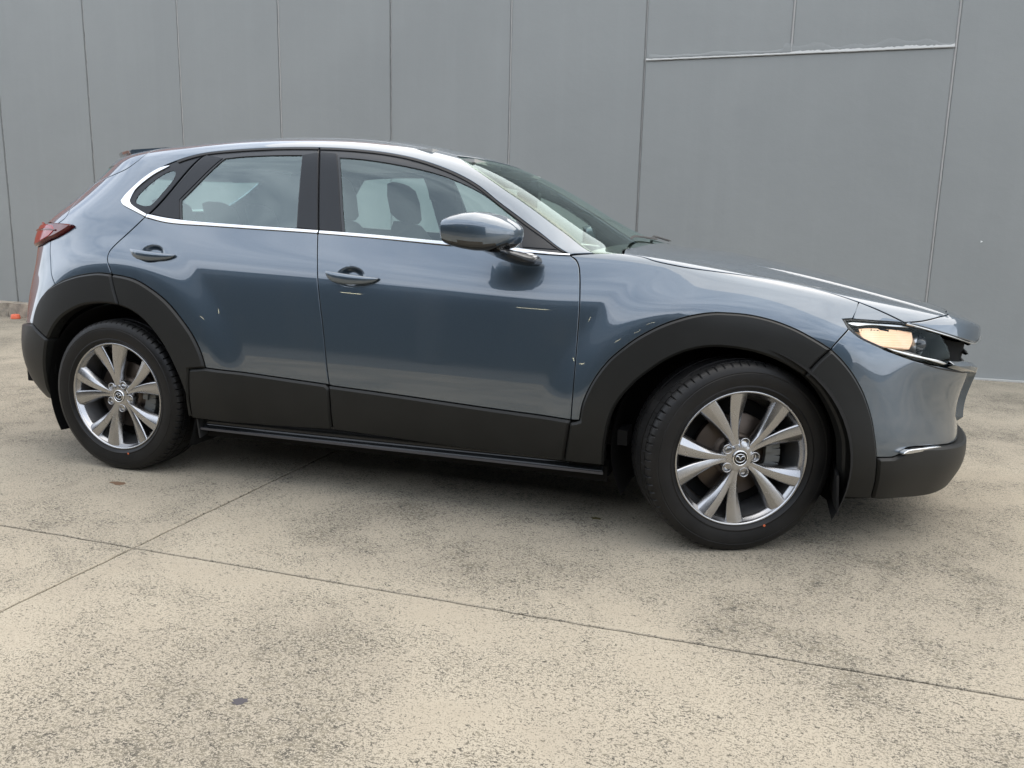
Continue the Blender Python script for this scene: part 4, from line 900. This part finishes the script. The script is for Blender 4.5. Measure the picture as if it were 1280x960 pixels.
place(w0, 1.3275-math.sin(STEER)*off, -.76+math.cos(STEER)*off, -1, STEER, 0)
place(wr, -1.3275, -.885, -1, 0, R(10))
place(wfl, 1.3275-math.sin(STEER)*.125, .76+math.cos(STEER)*.125, 1, STEER, R(20))
place(wrl, -1.3275, .885, 1, 0, R(50))
for cx in (1.3275, -1.3275):
    bm = bmesh.new(); bmesh.ops.create_cone(bm, cap_ends=True, segments=16, radius1=.035, radius2=.035, depth=1.5, matrix=Matrix.Translation((cx, 0, .338)) @ Matrix.Rotation(R(90), 4, 'X')); bm_obj('axle', bm, M['dark'], car)

# ------------------------------------------------------------------ door handles
def handle(cx, cz, door, s):
    """tapering bar bridging the scoop: straight top edge, bellied underside, pointed front end"""
    V, F = [], []; n = 40; m = 16
    hs = [(0, .012), (.06, .030), (.2, .041), (.4, .042), (.65, .035), (.85, .024), (.96, .013), (1, .004)]
    for i in range(n):
        f = i/(n-1); x_ = cx-.113+.236*f
        zt = cz+.019-.021*f; h = float(ip(f, hs)); zm = zt-h*.42
        th = .004+.008*(1-abs(2*f-1)**3)
        y_ = -surf_y(x_, zm)-.008-.009*math.sin(math.pi*min(1, max(0, f)))
        for k in range(m):
            a = 2*math.pi*k/m; ca, sa = math.cos(a), math.sin(a)
            zz = zm+(zt-zm)*abs(sa)**.75 if sa > 0 else zm-(h*.58)*abs(sa)**.9
            V.append((x_, y_-th*abs(ca)**.6*np.sign(ca)-(.0025*max(0, sa)**2*-1), zz))
    for i in range(n-1):
        for k in range(m): F.append((i*m+k, i*m+(k+1) % m, (i+1)*m+(k+1) % m, (i+1)*m+k))
    F += [tuple(range(m-1, -1, -1)), tuple(range((n-1)*m, n*m))]
    if s < 0: V = [(x, -y, z) for x, y, z in V]; F = [f[::-1] for f in F]
    o = mesh_obj('door_handle', V, F, M['paint'], door); o.data.set_sharp_from_angle(angle=R(60))
def surf_y(x, z):
    """half width of the flank at (x, z) without the scoops"""
    uu = np.linspace(7, 23, 240); vv = np.linspace(0, 12, 160)
    global _SG
    if '_SG' not in globals():
        U, Vv = np.meshgrid(uu, vv, indexing='ij'); _SG = S(U, Vv, False).reshape(-1, 3)
    i = np.argsort((_SG[:, 0]-x)**2+(_SG[:, 2]-z)**2)[:4]
    return float(-_SG[i, 1].mean())
for (cx, cz, k) in ((-.155, .918, 'front_door'), (-1.125, .981, 'rear_door')):
    handle(cx, cz, PA[k][0], 1); handle(cx, cz, PA[k][1], -1)

# ------------------------------------------------------------------ door mirrors
def mirror(s):
    root = empty('door_mirror', (0, 0, 0), car)
    # housing lofted from the rim (facing backwards) to the blunt nose
    st = [(.347, 1.148, 1.064, .108, -1.012), (.352, 1.152, 1.056, .113, -1.012), (.375, 1.161, 1.047, .116, -1.010), (.410, 1.169, 1.040, .116, -1.006), (.450, 1.171, 1.035, .110, -1.000),
          (.490, 1.163, 1.036, .097, -.992), (.525, 1.149, 1.045, .078, -.982), (.553, 1.132, 1.062, .054, -.972), (.570, 1.118, 1.078, .030, -.966), (.576, 1.108, 1.090, .010, -.962)]
    m = 40; V, F = [], []; cr_ = lambda x: 1.1155-.020*(x-.347)/.23
    for (x_, zt, zb, hw, cy) in st:
        zc = min(max(cr_(x_), zb+.004), zt-.004)
        for k in range(m):
            a = 2*math.pi*k/m; ca, sa = math.cos(a), math.sin(a)
            yy = np.sign(ca)*abs(ca)**(.75 if sa > 0 else .55)*hw
            zz = zc+(zt-zc)*abs(sa)**.72 if sa > 0 else zc-(zc-zb)*abs(sa)**.55
            V.append((x_+.055*(yy/.116)*(1 if yy > 0 else .15), cy+yy, zz))
    n = len(st)
    for i in range(n-1):
        for k in range(m): F.append((i*m+k, i*m+(k+1) % m, (i+1)*m+(k+1) % m, (i+1)*m+k))
    F.append(tuple(range((n-1)*m, n*m)))
    # rim turned in towards the glass
    b0 = len(V); 
    for k in range(m): p = V[k]; V.append((p[0]-.003, -1.012+(p[1]+1.012)*.94, 1.107+(p[2]-1.107)*.90))
    for k in range(m): p = V[k]; V.append((p[0]+.02, -1.012+(p[1]+1.012)*.92, 1.107+(p[2]-1.107)*.88))
    for q0, q1 in ((0, b0), (b0, b0+m)):
        for k in range(m): F.append((q1+k, q1+(k+1) % m, q0+(k+1) % m, q0+k))
    V = np.array(V); Vs = V*np.array([1, s, 1.])
    zsp = lambda f: np.mean([V[i][2] for i in f])-(1.072-.06*(np.mean([V[i][0] for i in f])-.347))
    top = [f for f in F if zsp(f) > 0]; bot = [f for f in F if zsp(f) <= 0]
    if s < 0: top = [f[::-1] for f in top]; bot = [f[::-1] for f in bot]
    cap_ = mesh_obj('mirror_cap', Vs, [f[::-1] for f in top], M['mirror_paint'], root)
    lo_ = mesh_obj('mirror_base', Vs, [f[::-1] for f in bot], M['mirror_low'], root)
    for q_ in (cap_, lo_): q_.data.set_sharp_from_angle(angle=R(42))
    cen = np.array([.41, -1.012, 1.107])
    # glass on the rear face
    bm = bmesh.new(); bmesh.ops.create_circle(bm, cap_ends=True, segments=32, radius=1)
    for v in bm.verts: v.co = Vector((cen[0]-.050-.16*v.co.y*-.105, s*(cen[1]+v.co.y*.105), cen[2]-.002+v.co.x*.048))
    bm_obj('mirror_glass', bm, M['chrome'], root)
    # arm to the door
    st = [((.470, -1.03, 1.050), .060, .014), ((.495, -.98, 1.038), .060, .018), ((.522, -.92, 1.022), .062, .022), ((.540, -.87, 1.012), .066, .024), ((.552, -.815, 1.008), .070, .026)]
    V2, F2 = [], []; m2 = 16
    for (c, rx, rz) in st:
        for k in range(m2):
            a = 2*math.pi*k/m2; V2.append((c[0]+rx*math.cos(a), c[1]*s, c[2]+rz*abs(math.sin(a))**.8*np.sign(math.sin(a))+.010*math.cos(a)*-1))
    for i in range(len(st)-1):
        for k in range(m2): F2.append((i*m2+k, i*m2+(k+1) % m2, (i+1)*m2+(k+1) % m2, (i+1)*m2+k))
    F2 += [tuple(range(m2)), tuple(range((len(st)-1)*m2, len(st)*m2))]
    mesh_obj('mirror_arm', V2, F2, M['mirror_low'], root)
M['mirror_paint'] = M['paint']
M['mirror_low'] = mat('gloss_black_mirror_base', (.02, .02, .02), .14, 0, .5)
mirror(1); mirror(-1)

# ------------------------------------------------------------------ lamps
def make_ind():
    m = mat('clear_amber_indicator_reflector', (1, .78, .55), .38, .5); t, b = nodes(m); p = wpos(t)
    w = t.nodes.new('ShaderNodeTexWave'); w.bands_direction = 'Z'; w.inputs['Scale'].default_value = 55; w.inputs['Distortion'].default_value = .6; L(t, p, w.inputs['Vector'])
    n1 = noise(t, 22, 3, .5, p)
    sx = t.nodes.new('ShaderNodeSeparateXYZ'); L(t, p, sx.inputs[0])
    L(t, mixc(t, n1.outputs['Fac'], (.72, .58, .46), (.80, .42, .20)), b.inputs['Base Color']); bump(t, b, w.outputs['Fac'], .18, .003)
    b.inputs['Emission Color'].default_value = (1, .66, .40, 1); b.inputs['Emission Strength'].default_value = .15  # indicator is unlit; faint glow stands in for light it reflects
    return m
M['indicator'] = make_ind()
M['lamp_grey'] = mat('lamp_bezel_grey', (.16, .15, .14), .3, .4)
hl = panel('headlight', 'lens', car, off=-.001, gap=.0012, bev=.002, bdep=.002, depth=.006, sp=.02)
for k_, h_ in enumerate(hl):
    sd = (1, -1)[k_]
    panel(('lamp_bowl', PAN['headlight']), 'dark', h_, off=-.075, gap=.006, depth=-.07, sp=.02, sides=(sd,))
    panel(('lamp_edge', PAN['hl_edge']), 'black', h_, off=-.003, gap=0, bev=.001, depth=.02, sp=.02, sides=(sd,))
    panel(('indicator', PAN['hl_ind']), 'indicator', h_, off=-.022, gap=0, bev=.003, depth=.03, sp=.012, sides=(sd,))
    panel(('lamp_shelf', PAN['hl_shelf']), 'lamp_grey', h_, off=-.030, gap=0, bev=.003, depth=.03, sp=.012, sides=(sd,))
    panel(('upper_reflector', PAN['hl_top2']), 'satin', h_, off=-.010, gap=0, bev=.001, depth=.02, sp=.012, sides=(sd,))
    bm = bmesh.new(); bmesh.ops.create_uvsphere(bm, u_segments=24, v_segments=16, radius=.034); bmesh.ops.transform(bm, matrix=Matrix.Translation((1.945, -sd*.548, .742)), verts=bm.verts)
    bm_obj('projector_lens', bm, M['lens_solid'] if 'lens_solid' in M else M.setdefault('lens_solid', mat('dark_projector_glass', (.03, .03, .035), .04, 0, .5)), h_, smooth=True)
    V, F = lathe([(.036, -.012), (.043, -.016), (.046, 0), (.040, .03)], 32)
    bm = bmesh.new(); me_ = bpy.data.meshes.new('t'); me_.from_pydata(V, [], F); bm.from_mesh(me_); bpy.data.meshes.remove(me_)
    bmesh.ops.transform(bm, matrix=Matrix.Translation((1.942, -sd*.550, .742)) @ Matrix.Rotation(R(sd*62), 4, 'Z'), verts=bm.verts)
    bm_obj('projector_ring', bm, M['satin'], h_, smooth=True)
for nm_ in ('wing_a',):
    panel(('grille_wing', PAN[nm_]), 'satin', fb, off=.006, gap=0, bev=.002, bdep=.002, depth=.03, sp=.02)
panel(('grille_wing', PAN['wing_b']), 'satin_dark' if 'satin_dark' in M else 'paint', fb, sym=True, off=.020, gap=0, bev=.014, bdep=.020, depth=.06, sp=.02)
panel(('lid_highlight_strip', PAN['lid_highlight']), 'satin', fb, sym=True, off=.0045, gap=0, bev=.0015, bdep=.0015, depth=.008, sp=.02)  # highlight along the lid's lower edge, put in as a bright strip
panel(('bumper_slot', PAN['slot']), 'rubber', fb, off=.0015, gap=0, bev=.001, bdep=.001, depth=.01, sp=.02)
panel(('fog_trim', PAN['fog']), 'chrome', fb, off=.022, gap=0, bev=.002, bdep=.002, depth=.02, sp=.02)
panel(('grille_backing', PAN['grille']), 'dark', fb, sym=True, off=-.10, gap=-.01, depth=.02, sp=.03)
gr = panel(('grille', PAN['grille']), 'dark', car, sym=True, off=-.045, gap=0, depth=.01, sp=.03, bev=.002)[0]
M['grille_black'] = mat('black_grille_moulding', (.012, .012, .013), .4, spec=.3)
for k_ in range(9):       # horizontal grille bars
    z_ = .44+.036*k_
    V, F = [], []; xs = np.linspace(-.34, .34, 31)
    for y_ in xs:
        x_ = 2.135+.045*sm(.44, .76, z_)-.30*abs(y_)**2.3
        for (dx, dz) in ((0, .005), (.010, 0), (0, -.005), (-.012, 0)): V.append((x_+dx, y_, z_+dz))
    for i in range(30):
        for q in range(4): F.append((i*4+q, (i+1)*4+q, (i+1)*4+(q+1) % 4, i*4+(q+1) % 4))
    mesh_obj('grille_bar', V, F, M['grille_black'], gr)
M['red_lens'] = mat('red_lamp_lens', (.26, .008, .010), .12, 0, .3, .35)
M['red_dark'] = mat('smoked_red_lens', (.09, .004, .005), .10, 0, .3, .35)
tl = panel('tail_light', 'red_dark', car, off=.018, gap=.001, bev=.008, bdep=.008, depth=.04, sp=.012)
for k_, t_l in enumerate(tl):
    sd = (1, -1)[k_]
    panel(('lens_bright', PAN['tl_red']), 'red_lens', t_l, off=.021, gap=0, bev=.003, bdep=.003, depth=.01, sp=.012, sides=(sd,))
    panel(('lens_bar', PAN['tl_bar']), 'red_dark', t_l, off=.0235, gap=0, bev=.002, bdep=.002, depth=.01, sp=.012, sides=(sd,))
# roof spoiler: carries the roof line on over the rear window
_uu, _vv = np.meshgrid(np.linspace(0, 12, 200), np.linspace(12.5, NROW-1, 160), indexing='ij'); _RS = S(_uu, _vv, False).reshape(-1, 3)
def roof_z(x, y):
    i = np.argsort((_RS[:, 0]-x)**2+(_RS[:, 1]+abs(y))**2)[:3]; return float(_RS[i, 2].mean())
V, F = [], []; ys = np.linspace(-.50, .50, 61)
for y_ in ys:
    t_ = abs(y_)/.50; xe = -1.965+.44*t_**1.7; xb = -1.26
    zb = roof_z(xb, y_); sl = (zb-roof_z(xb+.10, y_))/.10*.85; zt = lambda f: zb+(sl*(xb-xe))*f*(1-.30*f)
    for (f, dz) in ((0, -.0015), (.25, .0005), (.5, .0005), (.75, .0005), (.95, .000), (1, -.004), (.985, -.016), (.85, -.030)): V.append((xb+(xe-xb)*f, y_, zt(f)+dz))
    V.append((-1.30, y_, zb-.06))
k = 9
for i in range(60):
    for q in range(k): F.append((i*k+q, i*k+(q+1) % k, (i+1)*k+(q+1) % k, (i+1)*k+q))
F += [tuple(range(k-1, -1, -1)), tuple(range(60*k, 61*k))]
sp_ = mesh_obj('spoiler', V, [f[::-1] for f in F], M['paint'], tg); sp_.data.set_sharp_from_angle(angle=R(50))
# wipers and cowl
bm = bmesh.new(); box(bm, (.80, -.70, 1.000), (1.05, .70, 1.018)); bm_obj('cowl', bm, M['rubber'], car, bev=.004)
for (x0, y0, x1, y1) in ((.915, .62, .905, .02), (.93, -.02, .90, -.56)):
    V = []; F = []
    for i in range(12):
        f = i/11; x_ = x0+(x1-x0)*f-.03*math.sin(math.pi*f); y_ = y0+(y1-y0)*f; z_ = float(ip(x_, ZC))-.02*abs(y_)+.020
        for (a, b_) in ((-.006, 0), (0, .008), (.006, 0)): V.append((x_+a, y_, z_+b_))
    for i in range(11):
        for q in range(2): a = i*3+q; F.append((a, a+3, a+4, a+1))
    mesh_obj('wiper', V, F, M['rubber'], car)

# ------------------------------------------------------------------ cabin
cab = empty('cabin', (0, 0, 0), car)
bm = bmesh.new(); box(bm, (-1.75, -.70, .30), (.95, .70, .36)); box(bm, (-.2, -.10, .36), (.75, .10, .62)); bm_obj('floor', bm, M['trim'], cab, bev=.02)
def soft(name, secs, m, parent=cab, mm=18, pw=.55):
    """loft of rounded-rectangle sections: (centre, half width y, half depth, axis angle)"""
    V, F = [], []
    for (c, hy, hd, ang) in secs:
        for k in range(mm):
            a = 2*math.pi*k/mm; p = np.sign(math.cos(a))*abs(math.cos(a))**pw*hy; q = np.sign(math.sin(a))*abs(math.sin(a))**pw*hd
            V.append((c[0]+q*math.cos(ang), c[1]+p, c[2]-q*math.sin(ang)))
    for i in range(len(secs)-1):
        for k in range(mm): F.append((i*mm+k, i*mm+(k+1) % mm, (i+1)*mm+(k+1) % mm, (i+1)*mm+k))
    F += [tuple(range(mm-1, -1, -1)), tuple(range((len(secs)-1)*mm, len(secs)*mm))]
    return mesh_obj(name, V, F, m, parent)
for y_ in (-.36, .36):
    soft('seat_cushion', [((-.30, y_, .52), .22, .10, R(90)), ((-.25, y_, .53), .25, .13, R(90)), ((.10, y_, .56), .25, .12, R(90)), ((.22, y_, .55), .23, .08, R(90))], M['trim'])
    a = R(20)
    soft('backrest', [((-.26, y_, .58), .22, .07, a), ((-.33, y_, .74), .25, .085, a), ((-.40, y_, .93), .24, .075, a), ((-.455, y_, 1.08), .20, .06, a), ((-.475, y_, 1.14), .13, .045, a)], M['trim'])
    soft('headrest', [((-.475, y_, 1.155), .10, .035, a), ((-.485, y_, 1.18), .13, .055, a), ((-.50, y_, 1.27), .135, .058, a), ((-.513, y_, 1.335), .115, .05, a), ((-.518, y_, 1.352), .07, .03, a)], M['trim'])
soft('rear_bench', [((-1.15, 0, .55), .66, .12, R(90)), ((-.75, 0, .56), .66, .12, R(90))], M['trim'], pw=.4)
soft('rear_backrest', [((-1.18, 0, .55), .62, .08, R(25)), ((-1.28, 0, .80), .64, .09, R(25)), ((-1.37, 0, 1.06), .60, .06, R(25))], M['trim'], pw=.35)
for y_ in (-.36, 0, .36): soft('rear_headrest', [((-1.37, y_, 1.07), .10, .03, R(20)), ((-1.39, y_, 1.12), .12, .05, R(20)), ((-1.42, y_, 1.21), .11, .045, R(20)), ((-1.425, y_, 1.225), .07, .03, R(20))], M['trim'])
M['dash'] = mat('dashboard_plastic', (.04, .04, .042), .55)
V, F = [], []; ys = np.linspace(-.70, .70, 25)
for y_ in ys:
    h = .022*math.exp(-((y_+.36)/.16)**2)
    for (x_, z_) in ((.44, .62), (.46, .84), (.50, .93+h), (.60, .965+h), (.80, .985), (.96, .99), (.97, .60)): V.append((x_, y_, z_))
for i in range(24):
    for q in range(6): a = i*7+q; F.append((a, a+1, a+8, a+7))
mesh_obj('dashboard', V, F, M['dash'], cab)
bm = bmesh.new(); mt = Matrix.Translation((.36, -.36, .90)) @ Matrix.Rotation(R(68), 4, 'Y')
V, F = [], []
for i in range(40):
    a = 2*math.pi*i/40
    for k in range(10):
        b_ = 2*math.pi*k/10; V.append(mt @ Vector(((.182+.015*math.cos(b_))*math.cos(a), (.182+.015*math.cos(b_))*math.sin(a), .015*math.sin(b_))))
for i in range(40):
    for k in range(10): F.append((i*10+k, ((i+1) % 40)*10+k, ((i+1) % 40)*10+(k+1) % 10, i*10+(k+1) % 10))
mesh_obj('steering_wheel', V, F, M['dash'], cab)
bm = bmesh.new(); box(bm, (-.17, -.025, -.01), (.17, .025, .01), mt); box(bm, (-.03, -.17, -.01), (.03, .17, .012), mt); box(bm, (-.07, -.07, -.02), (.07, .07, .05), mt)
bm_obj('wheel_boss', bm, M['dash'], cab, bev=.008)
bm = bmesh.new(); box(bm, (.30, -.125, 1.225), (.325, .125, 1.290)); box(bm, (.325, -.025, 1.25), (.37, .025, 1.34)); box(bm, (.30, -.06, 1.315), (.44, .06, 1.335))
for v in bm.verts:
    if v.co.x > .43: v.co.z -= .035
bm_obj('rear_view_mirror', bm, M['black'], cab, bev=.012, smooth=True)
bm = bmesh.new(); box(bm, (-1.35, -.52, 1.425), (.05, .52, 1.44)); bm_obj('roof_lining', bm, M['headliner'], cab, bev=.006)
for y_ in (-.33, .33):
    bm = bmesh.new(); box(bm, (.10, y_-.17, 1.385), (.23, y_+.17, 1.40)); bm_obj('sun_visor', bm, M['headliner'], cab, bev=.006)
